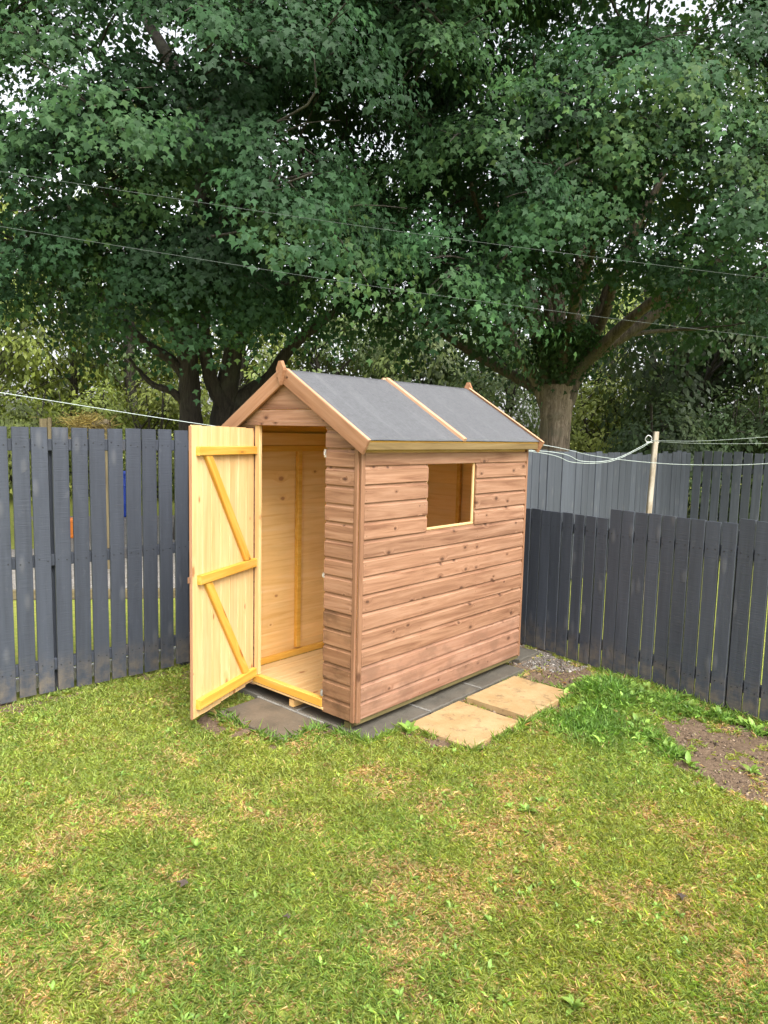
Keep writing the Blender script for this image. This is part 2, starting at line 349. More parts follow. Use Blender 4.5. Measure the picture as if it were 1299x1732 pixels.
def build_ground():
    def axis(c, lo, hi):
        fine = np.arange(lo, hi + 1e-6, 0.045)
        out = []; step = 0.05; a = hi
        while a < 180: step *= 1.22; a += step; out.append(a)
        neg = []; step = 0.05; a = lo
        while a > -180: step *= 1.22; a -= step; neg.append(a)
        return np.array(neg[::-1] + list(fine) + out)
    X = axis(0, -2.8, 2.8); Y = axis(0, -2.9, 2.2); gx, gy = np.meshgrid(X, Y, indexing='ij')
    s = soil_mask(gx, gy); z = ground_z(gx, gy) + s * (0.014 * (noise2(gx, gy, 0.055) - 0.4) + 0.012 * (noise2(gx, gy, 0.11) - 0.5))
    V = np.stack([gx, gy, z], -1).reshape(-1, 3); nx, ny = gx.shape
    i = np.arange(nx - 1)[:, None] * ny + np.arange(ny - 1)[None, :]
    F = np.stack([i, i + ny, i + ny + 1, i + 1], -1).reshape(-1, 4)
    # red = bare soil, green = gravel
    grav = 0.8 * np.clip(1 - np.hypot((gx - 2.16) / 0.42, (gy + 0.06) / 0.42), 0, 1)
    T = np.stack([s, grav, np.zeros_like(s)], -1).reshape(-1, 3)
    t = NT('garden_ground'); a = t.node('ShaderNodeAttribute', {'attribute_name': 'tint'}); sep = t.node('ShaderNodeSeparateColor', _0=a.outputs['Color'])
    geo = t.node('ShaderNodeNewGeometry'); p = geo.outputs['Position']
    n1 = t.noise(p, 3.0, 6, 0.65); n2 = t.noise(p, 60.0, 4, 0.7); n3 = t.noise(p, 220.0, 3, 0.7); n4 = t.noise(p, 18.0, 5, 0.7)
    turf = t.ramp(n4, [(0.30, (0.10, 0.14, 0.024, 1)), (0.5, (0.22, 0.25, 0.05, 1)), (0.7, (0.37, 0.29, 0.11, 1))])
    turf = t.mix(t.math('MULTIPLY', n2, 0.6), turf, (0.22, 0.25, 0.04, 1))
    soil = t.ramp(n2, [(0.30, (0.075, 0.051, 0.033, 1)), (0.55, (0.15, 0.103, 0.067, 1)), (0.75, (0.23, 0.17, 0.118, 1))])
    soil = t.mix(t.math('MULTIPLY', t.smooth(n4, 0.5, 0.7), 0.5), soil, (0.10, 0.07, 0.046, 1))
    soil = t.mix(t.math('MULTIPLY', t.smooth(n3, 0.62, 0.75), 0.35), soil, (0.24, 0.19, 0.13, 1))
    gra = t.ramp(n2, [(0.35, (0.07, 0.058, 0.048, 1)), (0.5, (0.13, 0.112, 0.095, 1)), (0.68, (0.22, 0.20, 0.18, 1))])
    soil = t.mix(t.smooth(t.math('ADD', sep.outputs[1], t.math('MULTIPLY', n2, 0.7)), 0.55, 0.95), soil, gra)
    col = t.mix(t.smooth(t.math('ADD', sep.outputs[0], t.math('MULTIPLY', t.math('SUBTRACT', n2, 0.5), 0.5)), 0.25, 0.6), turf, soil)
    t.put(t.b.inputs['Base Color'], col); t.b.inputs['Roughness'].default_value = 0.95; t.b.inputs['Specular IOR Level'].default_value = 0.15
    t.bump(t.math('ADD', n2, t.math('MULTIPLY', n3, 0.6)), 0.7, 0.012)
    me = np_mesh('ground', V, F, t.m, smooth=True, tint=T)
    tag(link('ground', me), 'mown garden lawn ground with bare brown soil patches and thatch', 'ground', kind='structure')
build_ground()

# ------------------------------------------------------------------ paving
def slab(name, x0, x1, y0, y1, top, thick, mat, label, group, tilt=(0, 0), cat='paving slab'):
    w, d = x1 - x0, y1 - y0; n = 10; bev = 0.006
    V, F = [], []
    ring = []
    for (cx, cy) in [(0, 0), (1, 0), (1, 1), (0, 1)]:
        pass
    # outline with slightly chipped edge
    pts = []
    for k in range(4):
        a = [(-w / 2, -d / 2), (w / 2, -d / 2), (w / 2, d / 2), (-w / 2, d / 2)]; p, q = Vector(a[k]), Vector(a[(k + 1) % 4])
        for s in range(n):
            v = p.lerp(q, s / n); nrm = Vector((-(q - p).y, (q - p).x)).normalized()
            v = v + nrm * abs(random.gauss(0, 0.0022)) * (0 if s == 0 else 1)
            pts.append(v)
    m = len(pts)
    for v in pts: V.append((v.x, v.y, -thick))
    for v in pts: V.append((v.x, v.y, -bev))
    for v in pts: V.append((v.x * (1 - 2 * bev / w), v.y * (1 - 2 * bev / d), 0))
    for k in range(m):
        k2 = (k + 1) % m; F += [(k, k2, m + k2, m + k), (m + k, m + k2, 2 * m + k2, 2 * m + k)]
    F.append(tuple(range(2 * m, 3 * m))); F.append(tuple(reversed(range(m))))
    me = py_mesh(name, V, F, mat)
    M = Matrix.Translation(((x0 + x1) / 2, (y0 + y1) / 2, top)) @ Matrix.Rotation(tilt[0], 4, 'X') @ Matrix.Rotation(tilt[1], 4, 'Y') @ Matrix.Rotation(random.gauss(0, 0.006), 4, 'Z')
    return tag(link(name, me, None, M), label, cat, group)
G = 0.006
xs = [-0.018, 0.575, 1.16, 1.745]; ys = [-0.125, 0.495, 1.10]
lab = {(0, 0): 'grey slab under the near corner post of the shed', (1, 0): 'grey slab under shed wall beside the nearer buff slab', (2, 0): 'grey slab under shed wall beside the farther buff slab',
       (0, 1): 'grey slab under the open doorway sill of the shed', (1, 1): 'grey slab hidden under the middle of the shed', (2, 1): 'grey slab hidden under the rear half of the shed'}
for (i, j), lb in lab.items():
    slab('paving_slab', xs[i] + G, xs[i + 1] - G, ys[j] + G, ys[j + 1] - G, 0.030 + 0.001 * ((i * 2 + j) % 3), 0.045, M_SLAB, lb, 'grey slabs under the shed')
slab('paving_slab', 1.90, 2.22, 0.02, 0.55, 0.032, 0.045, M_SLAB, 'grey slab poking out behind the far shed corner by the gravel', 'grey slabs under the shed')
slab('paving_slab', -0.36, -0.030, 0.24, 0.84, 0.026, 0.045, M_SLABB, 'brown grey slab on the lawn in front of the open doorway', 'grey slabs under the shed', (0.006, -0.01))
slab('paving_slab', 0.31, 0.835, -0.615, -0.150, 0.034, 0.045, M_SAND, 'buff yellow slab nearest the camera, beside the shed', 'buff slabs beside the shed', (0.012, -0.006))
slab('paving_slab', 0.915, 1.52, -0.620, -0.160, 0.042, 0.045, M_SAND, 'buff yellow slab farther back, beside the shed towards the low fence', 'buff slabs beside the shed', (0.010, 0.004))
def mortar(p0, p1, w, label):
    v, f = prism(chamfer(w, 0.012, 0.003), (Vector(p1) - Vector(p0)).length)
    tag(link('mortar_joint', py_mesh('mortar_joint', v, f, M_JOINT), None, frame(p0, Vector(p1) - Vector(p0), (0, 0, 1))), label, 'mortar', kind='structure')
mortar((-0.024, 0.24, 0.024), (-0.024, 0.86, 0.024), 0.016, 'pale mortar line between brown slab and doorway slabs')
mortar((-0.012, 0.495, 0.026), (0.57, 0.495, 0.026), 0.014, 'pale mortar line running back under the doorway sill')
mortar((0.575, -0.12, 0.026), (0.575, 1.0, 0.026), 0.012, 'pale mortar line between near and middle side slabs')
mortar((1.16, -0.12, 0.026), (1.16, 1.0, 0.026), 0.012, 'pale mortar line between middle and far side slabs')

# ------------------------------------------------------------------ the shed
SL, SW, WT, PB = 1.834, 1.19, 0.015, 0.1066     # length, width, board thickness, board pitch
ZB, ZE = 0.100, 1.664                            # bottom and top of the side walls
RY, SLOPE = SW / 2, math.atan2(0.40, SW / 2 + 0.07)
shed = empty('garden_shed', (SL / 2, SW / 2, 0.03), 'small apex garden shed of orange brown stained boards with its door open', 'shed')
PROF = [(0.000, 0.0), (PB + 0.004, 0.0), (PB + 0.004, 0.0040), (PB - 0.008, 0.0045), (PB - 0.017, 0.0080), (PB - 0.022, WT), (0.004, WT), (0.0005, WT - 0.003)]
def clad_board(x0, x1, z, parent, Mwall, mat=M_CLAD, h=PB, name='cladding_board', tl=0.0, tr=0.0):
    """shiplap board on a wall: x0..x1 along the wall, z bottom; tl/tr cut the upper corners (gable slope)"""
    prof = PROF if abs(h - PB) < 1e-6 else [(0, 0), (h, 0), (h, WT), (0.004, WT), (0.0005, WT - 0.003)]
    v, f = prism(prof, x1 - x0); n = len(prof)
    v = [(x + (y * tl if i < n else -y * tr), y, zz) for i, (x, y, zz) in enumerate(v)]
    mid = [1 if all(abs(v[k][2]) < 1e-6 for k in q) else 0 for q in f]
    me = py_mesh(name, v, f, [mat, M_PINE], mid)
    M = Mwall @ Matrix.Translation((x0, z, random.uniform(-0.0006, 0.0010))) @ Matrix.Rotation(random.gauss(0, 0.0012), 4, 'Z')
    return link(name, me, parent, M)
# wall frames: x along the wall, y up, z outwards
M_SIDE = frame((0, 0, 0), (1, 0, 0), (0, -1, 0)); M_FRONT = frame((0, SW, 0), (0, -1, 0), (-1, 0, 0))
M_LEFT = frame((SL, SW, 0), (-1, 0, 0), (0, 1, 0)); M_BACK = frame((SL, 0, 0), (0, 1, 0), (1, 0, 0))
def wall_part(name, mesh_parts):
    V, F = [], []
    for v, f in mesh_parts:
        o = len(V); V += v; F += [tuple(i + o for i in q) for q in f]
    return link(name, py_mesh(name, V, F, M_YEL), shed, Matrix.Translation((0, 0, 0)))
def bar(p0, p1, w, t, zh, c=0.003):
    M = frame(p0, Vector(p1) - Vector(p0), zh); v, f = prism(chamfer(w, t, c), (Vector(p1) - Vector(p0)).length)
    return [tuple(M @ Vector(q)) for q in v], f
FT = 0.034; FO = 0.002 + FT / 2
WX0, WX1, WZ0, WZ1 = 0.617, 1.150, 1.172, 1.593
# walls: the framing is the part, its boards are the sub-parts
side = wall_part('side_wall', [bar((0.03, FO, ZB + 0.028), (SL - 0.03, FO, ZB + 0.028), 0.044, FT, (0, 1, 0)), bar((0.03, FO, ZE - 0.04), (SL - 0.03, FO, ZE - 0.04), 0.044, FT, (0, 1, 0)),
    bar((0.58, FO, ZB + .08), (0.58, FO, ZE - 0.065), 0.034, FT, (0, 1, 0)), bar((1.19, FO, ZB + .08), (1.19, FO, ZE - 0.065), 0.034, FT, (0, 1, 0)), bar((0.60, FO, WZ0 - 0.022), (1.17, FO, WZ0 - 0.022), 0.034, FT, (0, 1, 0))])
k = 0
for r in range(15):
    z = ZB + r * PB
    h = PB if r < 14 else ZE - z
    cut = z + 0.5 * PB > WZ0 and z + 0.5 * PB < WZ1
    if cut:
        clad_board(0.030, WX0 - 0.001 + random.uniform(-0.003, 0.002), z, side, M_SIDE); clad_board(WX1 + random.uniform(0.000, 0.006), SL - 0.022, z, side, M_SIDE)
    else:
        clad_board(0.030, SL - 0.022, z, side, M_SIDE, M_LOW if r < 3 else M_CLAD, h=h)
DY0, DY1, DH = 0.262, 0.915, 1.812               # door opening in Y, head height
front = wall_part('front_wall', [bar((FO, 0.05, ZB + 0.02), (FO, SW - 0.05, ZB + 0.02), 0.044, FT, (1, 0, 0)), bar((FO, DY1 + 0.02, ZB + 0.05), (FO, DY1 + 0.02, DH), 0.034, FT, (1, 0, 0)),
    bar((FO, DY0 - 0.02, ZB + 0.05), (FO, DY0 - 0.02, DH - 0.03), 0.034, FT, (1, 0, 0)), bar((FO, 0.20, DH + 0.02), (FO, SW - 0.20, DH + 0.02), 0.034, FT, (1, 0, 0))])
tanS = math.tan(SLOPE)
RZ0 = 1.768
def roof_z(y): return RZ0 + (min(y, SW - y)) * tanS      # underside of the roof deck over a point
for r in range(17):
    z = ZB - 0.012 + r * PB; top = z + PB
    if z > DH + 0.05: break
    dampm = M_DAMP if r < 6 else M_CLAD
    for side_i in (0, 1):
        x0, x1 = (SW - DY0, SW - 0.030) if side_i == 0 else (0.030, SW - DY1)
        if side_i == 0:
            lim = 0.0
            if roof_z(0.030) < top: lim = (top - roof_z(0.03)) / tanS
            if z > roof_z(DY0): continue
            hh = min(PB, max(0.02, roof_z(DY0) - z - 0.004))
            if lim > 0: x1e = SW - 0.030; v_tr = 1 / tanS; x1e = min(x1e, SW - (z - RZ0) / tanS) if z > roof_z(0.03) else x1e
            else: x1e, v_tr = x1, 0
            clad_board(x0, x1e, z, front, M_FRONT, dampm, h=hh if hh < PB - 1e-4 else PB, tr=v_tr if z > roof_z(0.0) - 0.06 else 0)
        else:
            if z > roof_z(SW - DY1): continue
            tl = 1 / tanS if z > roof_z(0) - 0.06 else 0; x0e = max(0.030, (z - RZ0) / tanS)
            if x1 - x0e < 0.05: continue
            hh = min(PB, max(0.02, roof_z(SW - DY1) - z - 0.004))
            clad_board(x0e, x1, z, front, M_FRONT, M_CLAD, h=hh if hh < PB - 1e-4 else PB, tl=tl)
# gable boards above the door, set proud of the wall
MG = M_FRONT @ Matrix.Translation((0, 0, 0.014))
def gable_board(z0, z1, name='gable_board'):
    ins = 0.012
    y0 = (z0 - RZ0) / tanS - ins; y0 = max(0.03, y0); y1 = (z1 - RZ0) / tanS - ins
    pts = [(y0, z0), (SW - y0, z0), (SW - y1, z1), (y1, z1)] if y1 < SW / 2 - 0.01 else [(y0, z0), (SW - y0, z0), (SW / 2, roof_z(SW / 2) + 0.01)]
    n = len(pts); f0, f1 = 0.0, WT
    v = [(a - SW / 2, b - z0, f0) for a, b in pts] + [(a - SW / 2, b - z0, f1) for a, b in pts]
    f = [tuple(range(n, 2 * n)), tuple(reversed(range(n)))] + [(i, (i + 1) % n, n + (i + 1) % n, n + i) for i in range(n)]
    link(name, py_mesh(name, v, f, M_CLAD), front, MG @ Matrix.Translation((SW / 2, z0, 0)) @ Matrix.Rotation(0.0, 4, 'Z'))
gable_board(1.812, 1.832); gable_board(1.8335, 1.9085); gable_board(1.913, 2.2)
for wname, MW, ln, gable in (('left_wall', M_LEFT, SL, False), ('back_wall', M_BACK, SW, True)):
    if gable:
        w = wall_part(wname, [bar((SL - FO, 0.05, ZB + 0.028), (SL - FO, SW - 0.05, ZB + 0.028), 0.044, FT, (-1, 0, 0)), bar((SL - FO, 0.05, ZE - 0.02), (SL - FO, SW - 0.05, ZE - 0.02), 0.044, FT, (-1, 0, 0)), bar((SL - FO, SW / 2, ZB + 0.07), (SL - FO, SW / 2, ZE), 0.034, FT, (-1, 0, 0))])
    else:
        w = wall_part(wname, [bar((0.04, SW - FO, ZB + 0.028), (SL - 0.04, SW - FO, ZB + 0.028), 0.044, FT, (0, -1, 0)), bar((0.04, SW - FO, ZE - 0.01), (SL - 0.04, SW - FO, ZE - 0.01), 0.044, FT, (0, -1, 0)),
            bar((0.60, SW - FO - 0.001, ZB + 0.07), (0.60, SW - FO - 0.001, ZE - 0.03), 0.040, FT, (0, -1, 0)), bar((1.22, SW - FO - 0.001, ZB + 0.07), (1.22, SW - FO - 0.001, ZE - 0.03), 0.040, FT, (0, -1, 0))])
    if not gable: roof_left = w
    for r in range(20 if gable else 15):
        z = ZB + r * PB; h = PB
        if not gable: h = PB if r < 14 else ZE - z; clad_board(0.03, ln - 0.03, z, w, MW, h=h)
        else:
            if z > ZE - 0.03:
                ins = (z - RZ0) / tanS; a0, a1 = max(0.02, ins), min(ln - 0.02, ln - ins)
                if a1 - a0 < 0.16: break
                clad_board(a0, a1, z, w, MW, tl=1 / tanS, tr=1 / tanS)
            else: clad_board(0.02, ln - 0.02, z, w, MW)
beam('wall_plate', (0.02, 0.012, 1.714), (SL - 0.02, 0.012, 1.714), 0.100, 0.020, (0, -1, 0), M_PINE, side, 0.002)
beam('wall_plate', (0.02, SW - 0.012, 1.714), (SL - 0.02, SW - 0.012, 1.714), 0.100, 0.020, (0, 1, 0), M_PINE, roof_left, 0.002)
# corner trims
def trim(p0, p1, w, t, zh): return beam('corner_trim', p0, p1, w, t, zh, M_CORNER, shed, 0.002)
trim((0.013, -0.0085, 0.088), (0.013, -0.0085, 1.70), 0.030, 0.017, (0, -1, 0))
trim((-0.0085, 0.0145, 0.088), (-0.0085, 0.0145, 1.715), 0.026, 0.017, (-1, 0, 0))
trim((SL - 0.010, -0.0085, 0.092), (SL - 0.010, -0.0085, 1.690), 0.022, 0.017, (0, -1, 0))
trim((SL + 0.0085, 0.015, 0.092), (SL + 0.0085, 0.015, 1.690), 0.030, 0.017, (1, 0, 0))
trim((-0.0085, SW - 0.015, 0.088), (-0.0085, SW - 0.015, 1.70), 0.030, 0.017, (-1, 0, 0))
def nail_heads(parent, pts, M):
    V, F = [], []
    for x, y in pts:
        o = len(V); r0 = 0.0030
        for k in range(6): V.append((x + r0 * math.cos(k * 1.047), y + r0 * math.sin(k * 1.047), WT + 0.0022))
        for k in range(6): V.append((x + r0 * 1.2 * math.cos(k * 1.047), y + r0 * 1.2 * math.sin(k * 1.047), WT - 0.004))
        F.append(tuple(range(o, o + 6))); F += [(o + 6 + k, o + 6 + (k + 1) % 6, o + (k + 1) % 6, o + k) for k in range(6)]
    o = link('nail_heads', py_mesh('nail_heads', V, F, M_RUST), parent, M); o['kind'] = 'stuff'
nj = lambda: random.gauss(0, 0.003)
nail_heads(side, [(x + nj(), ZB + r * PB + h + nj()) for r in range(14) for x in (0.05, 0.585, 1.19, SL - 0.045) for h in (0.022, 0.068) if not (x in (0.585,) and False)], M_SIDE)
nail_heads(front, [(SW - y + nj(), ZB - 0.012 + r * PB + h + nj()) for r in range(15) for y in (0.05, DY0 - 0.018) for h in (0.022, 0.068)], M_FRONT)
# floor and bearers
floor_panel = link('floor', py_mesh('floor', *bar((0.02, SW / 2, 0.0865), (SL - 0.02, SW / 2, 0.0865), SW - 0.06, 0.012, (0, 0, 1)), M_PALE), shed)
for i in range(12):
    y = 0.045 + (i + 0.5) * (SW - 0.09) / 12
    beam('floor_board', (0.037, y, 0.1015), (SL - 0.037, y, 0.1015), (SW - 0.09) / 12 - 0.0015, 0.016, (0, 0, 1), M_PALE, floor_panel, 0.0015)
beam('door_sill', (-0.004, DY0 + 0.002, 0.143), (-0.004, DY1 - 0.002, 0.143), 0.050, 0.040, (-1, 0, 0), M_YEL, front, 0.002)
beam('floor_edge', (-0.006, DY0 - 0.01, 0.108), (-0.006, DY1 + 0.01, 0.108), 0.014, 0.030, (-1, 0, 0), M_PALE, floor_panel, 0.002)
beam('floor_edge', (0.006, 0.004, 0.0835), (SL - 0.008, 0.004, 0.0835), 0.028, 0.020, (0, -1, 0), M_BEAR, floor_panel, 0.002)
beam('bearer', (0.01, 0.075, 0.050), (SL - 0.02, 0.075, 0.050), 0.044, 0.036, (0, 0, 1), M_BEAR, shed, 0.003)
for y in (0.56, SW - 0.05): beam('bearer', (0.004, y, 0.0555), (SL - 0.02, y, 0.0555), 0.044, 0.046, (0, 0, 1), M_PINE, shed, 0.003)
# roof
RO, RF, RB = 0.082, 0.046, 0.034                 # side, front and back overhang
EZ = 1.735; RZ = EZ + (SW / 2 + RO) * tanS
roof = link('roof', py_mesh('roof', *bar((0.0, RY, RZ - 0.050), (SL, RY, RZ - 0.050), 0.034, 0.050, (0, 0, 1)), M_YEL), shed)
for sgn in (1, -1):
    def rp(x, s, off=0.0):
        """point on the roof slope: s metres below the ridge along the slope, off above the deck top"""
        y = RY - sgn * (s * math.cos(SLOPE)) - sgn * off * math.sin(SLOPE); z = RZ - s * math.sin(SLOPE) + off * math.cos(SLOPE)
        return Vector((x, y, z))
    nrm = (rp(0, 0, 1) - rp(0, 0, 0)).normalized(); slen = (SW / 2 + RO) / math.cos(SLOPE)
    for i in range(7):     # deck boards
        s = (i + 0.5) * slen / 7
        beam('roof_board', rp(-RF + 0.010, s, -0.006), rp(SL + RB - 0.010, s, -0.006), slen / 7 - 0.001, 0.010, nrm, M_YEL, roof, 0.001)
    # felt sheet with slight sag, following the slope, lapped down at the eave
    nx, ns = 40, 18; V, F = [], []
    for a in range(nx + 1):
        for b in range(ns + 1):
            s = slen * 1.004 * b / ns - (0.002 if b == 0 else 0); x = -RF + 0.004 + (SL + RF + RB - 0.008) * a / nx
            off = 0.0048 + 0.0042 * (float(noise2(x, s, 0.22)) - 0.3) * min(1, 6 * b / ns) + 0.0016 * (float(noise2(x, s, 0.07)) - 0.3)
            p = rp(x, max(s, 0), off); V.append(p)
    for a in range(nx):
        for b in range(ns):
            i = a * (ns + 1) + b; q = (i, i + 1, i + ns + 2, i + ns + 1); F.append(q if sgn == 1 else q[::-1])
    Mf = frame(rp(0, 0), (1, 0, 0), nrm); Mi = Mf.inverted()
    me = py_mesh('felt', [Mi @ v for v in V], F, M_FELT, smooth=True); fo = link('felt_sheet', me, roof, Mf)
    so = fo.modifiers.new('solid', 'SOLIDIFY'); so.thickness = 0.003; so.offset = 1
    beam('felt_batten', rp(SL / 2 - 0.03, 0.004, 0.017), rp(SL / 2 - 0.03, slen + 0.004, 0.017), 0.032, 0.022, nrm, M_BATT, roof, 0.002)
    # eave fascia
    e = rp(0, slen, -0.030)
    beam('fascia', (-RF + 0.012, e.y - sgn * 0.004, e.z - 0.003), (SL + RB - 0.012, e.y - sgn * 0.004, e.z - 0.003), 0.044, 0.020, (0, -sgn, 0), M_FASC, roof, 0.003)
    # bargeboards
    for x, nm in ((-RF - 0.009, 'bargeboard'), (SL + RB + 0.009, 'bargeboard')):
        bw = 0.088; off = -bw / 2 + 0.020
        a, b = rp(x, 0.0, off), rp(x, slen + 0.030, off)
        # the ends: plumb cut at the ridge, square cut at the eave
        sx = -1 if x < 0 else 1
        M = frame(a, b - a, (sx, 0, 0)); v, f = prism(chamfer(bw, 0.018, 0.002), (b - a).length)
        ydir = (M.to_3x3() @ Vector((0, 1, 0))).z
        cut = tanS * (1 if ydir > 0 else -1)
        v = [(px + (py * cut if i < len(v) // 2 else 0), py, pz) for i, (px, py, pz) in enumerate(v)]
        link(nm, py_mesh(nm, v, f, M_TRIM), roof, M)
        # felt-covered strip on top edge of the barge
        beam('capping_strip', rp(x - sx * 0.004, 0.02, 0.0225), rp(x - sx * 0.004, slen + 0.028, 0.0225), 0.022, 0.004, nrm, M_BATT, roof, 0.001)
for x, sx in ((-RF - 0.030, -1), (SL + RB + 0.030, 1)):       # finials: pointed diamond blocks over the barge joint
    pr = [(-0.034, 0.005), (0.0, -0.085), (0.034, 0.005), (0.034, 0.018), (0.011, 0.062), (-0.011, 0.062), (-0.034, 0.018)]
    v = [(0.0, a, b) for a, b in pr] + [(0.022, a * 0.94, b * 0.96) for a, b in pr]; n = len(pr)
    f = [tuple(reversed(range(n))), tuple(range(n, 2 * n))] + [(i, (i + 1) % n, n + (i + 1) % n, n + i) for i in range(n)]
    link('finial', py_mesh('finial', v, f, M_TRIM), roof, frame((x + (0.011 if sx < 0 else -0.011), RY, RZ - 0.005), (sx, 0, 0), (0, 0, 1)))
beam('purlin', (0.03, RY - 0.27, RZ - 0.20), (SL - 0.03, RY - 0.27, RZ - 0.20), 0.034, 0.044, (0, math.sin(SLOPE), math.cos(SLOPE)), M_YEL, roof)
beam('purlin', (0.03, RY + 0.27, RZ - 0.20), (SL - 0.03, RY + 0.27, RZ - 0.20), 0.034, 0.044, (0, -math.sin(SLOPE), math.cos(SLOPE)), M_YEL, roof)
# window
win = link('window', py_mesh('window', *bar((WX0 + 0.004, 0.006, WZ0 + 0.008), (WX1 - 0.002, 0.006, WZ0 + 0.008), 0.016, 0.014, (0, -1, 0)), M_PALE), shed)
win['label'] = 'square window opening with pale bead and two overlapping panes'
beam('window_bead', (WX1 - 0.010, 0.006, WZ0 + 0.017), (WX1 - 0.010, 0.006, WZ1 - 0.002), 0.016, 0.014, (0, -1, 0), M_PALE, win, 0.002)
beam('window_bead', (WX0 + 0.010, 0.010, WZ0 + 0.017), (WX0 + 0.010, 0.010, WZ1 - 0.002), 0.012, 0.010, (0, -1, 0), M_PALE, win, 0.002)
zm = (WZ0 + WZ1) / 2 - 0.01
for z0, z1, y in ((WZ0 + 0.016, zm + 0.006, 0.0200), (zm - 0.006, WZ1 + 0.01, 0.0235)):
    beam('pane', (WX0 - 0.01, y, (z0 + z1) / 2), (WX1 + 0.01, y, (z0 + z1) / 2), z1 - z0, 0.003, (0, -1, 0), M_GLASS, win, 0.0005)
# door: hinged on the left jamb, swung out towards the camera
HX, HY = -0.020, DY1 + 0.008
dvec = Vector((-0.63, 0.681 - 0.915, 0)).normalized()         # along the door, hinge to free edge
inner = Vector((-dvec.y, dvec.x, 0)); inner = inner if inner.y < 0 else -inner    # face that shows: towards the opening
DW = 0.665; DZ0, DZ1 = 0.118, 1.790
def dp(s, z, off=0.0): return Vector((HX, HY, 0)) + dvec * s + inner * off + Vector((0, 0, z))
MD = frame(dp(0, DZ0), dvec, inner)
door = link('door', py_mesh('door', *bar(dp(0.012, 0.915), dp(DW - 0.012, 0.915), 0.052, 0.030, inner)[:2], M_YEL), shed)
# the door's own mesh is its middle ledge; re-seat it on the boards
bpy.data.objects.remove(door)
door = link('door', py_mesh('door', *prism(chamfer(DZ1 - DZ0 - 0.06, 0.004, 0.001), DW - 0.01, 0.005), M_CLAD), shed, frame(dp(0, (DZ0 + DZ1) / 2 + 0.02, -0.010), dvec, inner))
nb = 7; bwid = DW / nb
for i in range(nb):
    s = (i + 0.5) * bwid; j = random.uniform(-0.004, 0.004); lowz = DZ0 - 0.022 * (s / DW) + j
    v, f = prism(chamfer(bwid - 0.0016, 0.012, 0.0022), DZ1 + random.uniform(-0.003, 0.003) + 0.010 * s / DW - lowz)
    mid = []
    M = frame(dp(s, lowz, -0.001), (0, 0, 1), inner)
    me = py_mesh('door_board', v, f, M_PALE); link('door_board', me, door, M)
def dbeam(nm, a, b, w, t, mat=M_YEL, c=0.003, end=None): return beam(nm, dp(a[0], a[1], 0.005 + t / 2), dp(b[0], b[1], 0.005 + t / 2), w, t, inner, mat, door, c, end)
dbeam('ledge', (0.006, 1.652), (0.628, 1.656), 0.050, 0.030, M_YEL); dbeam('ledge', (0.006, 0.922), (0.622, 0.916), 0.054, 0.032); dbeam('ledge', (0.010, 0.186), (0.640, 0.180), 0.058, 0.032)
dbeam('brace', (0.53, 1.630), (0.095, 0.952), 0.056, 0.024, end=(0.6, 0.6)); dbeam('brace', (0.535, 0.886), (0.115, 0.218), 0.056, 0.024, end=(0.6, 0.6))
beam('edge_strip', dp(DW + 0.004, DZ0 - 0.022, -0.003), dp(DW + 0.004, DZ1 + 0.006, -0.003), 0.016, 0.007, dvec, M_TRIM, door, 0.001)
beam('latch', dp(DW + 0.002, 0.925, -0.004), dp(DW + 0.032, 0.925, -0.004), 0.034, 0.003, inner, M_RUST, door, 0.0005)
for z in (1.62, 0.90, 0.20): beam('hinge', dp(-0.012, z, -0.013), dp(0.16, z, -0.013), 0.030, 0.003, inner, M_ZINC, door, 0.0005)
beam('door_stop', (-0.006, DY1 - 0.027, 0.172), (-0.006, DY1 - 0.027, DH - 0.002), 0.044, 0.022, (-1, 0, 0), M_PALE, front, 0.002)
for z, h in ((1.655, 0.048), (0.930, 0.030), (0.205, 0.042)):     # catches on the right-hand edge of the opening
    V, F = [], []
    for pp in (bar((-0.0155, DY0 + 0.004, z - h / 2), (-0.0155, DY0 + 0.004, z + h / 2), 0.016, 0.004, (-1, 0, 0), 0.001), bar((-0.020, DY0 + 0.002, z - h * 0.22), (-0.020, DY0 + 0.002, z + h * 0.22), 0.012, 0.014, (-1, 0, 0), 0.003)):
        o = len(V); V += pp[0]; F += [tuple(i + o for i in q) for q in pp[1]]
    link('catch', py_mesh('catch', V, F, M_ZINC), front)

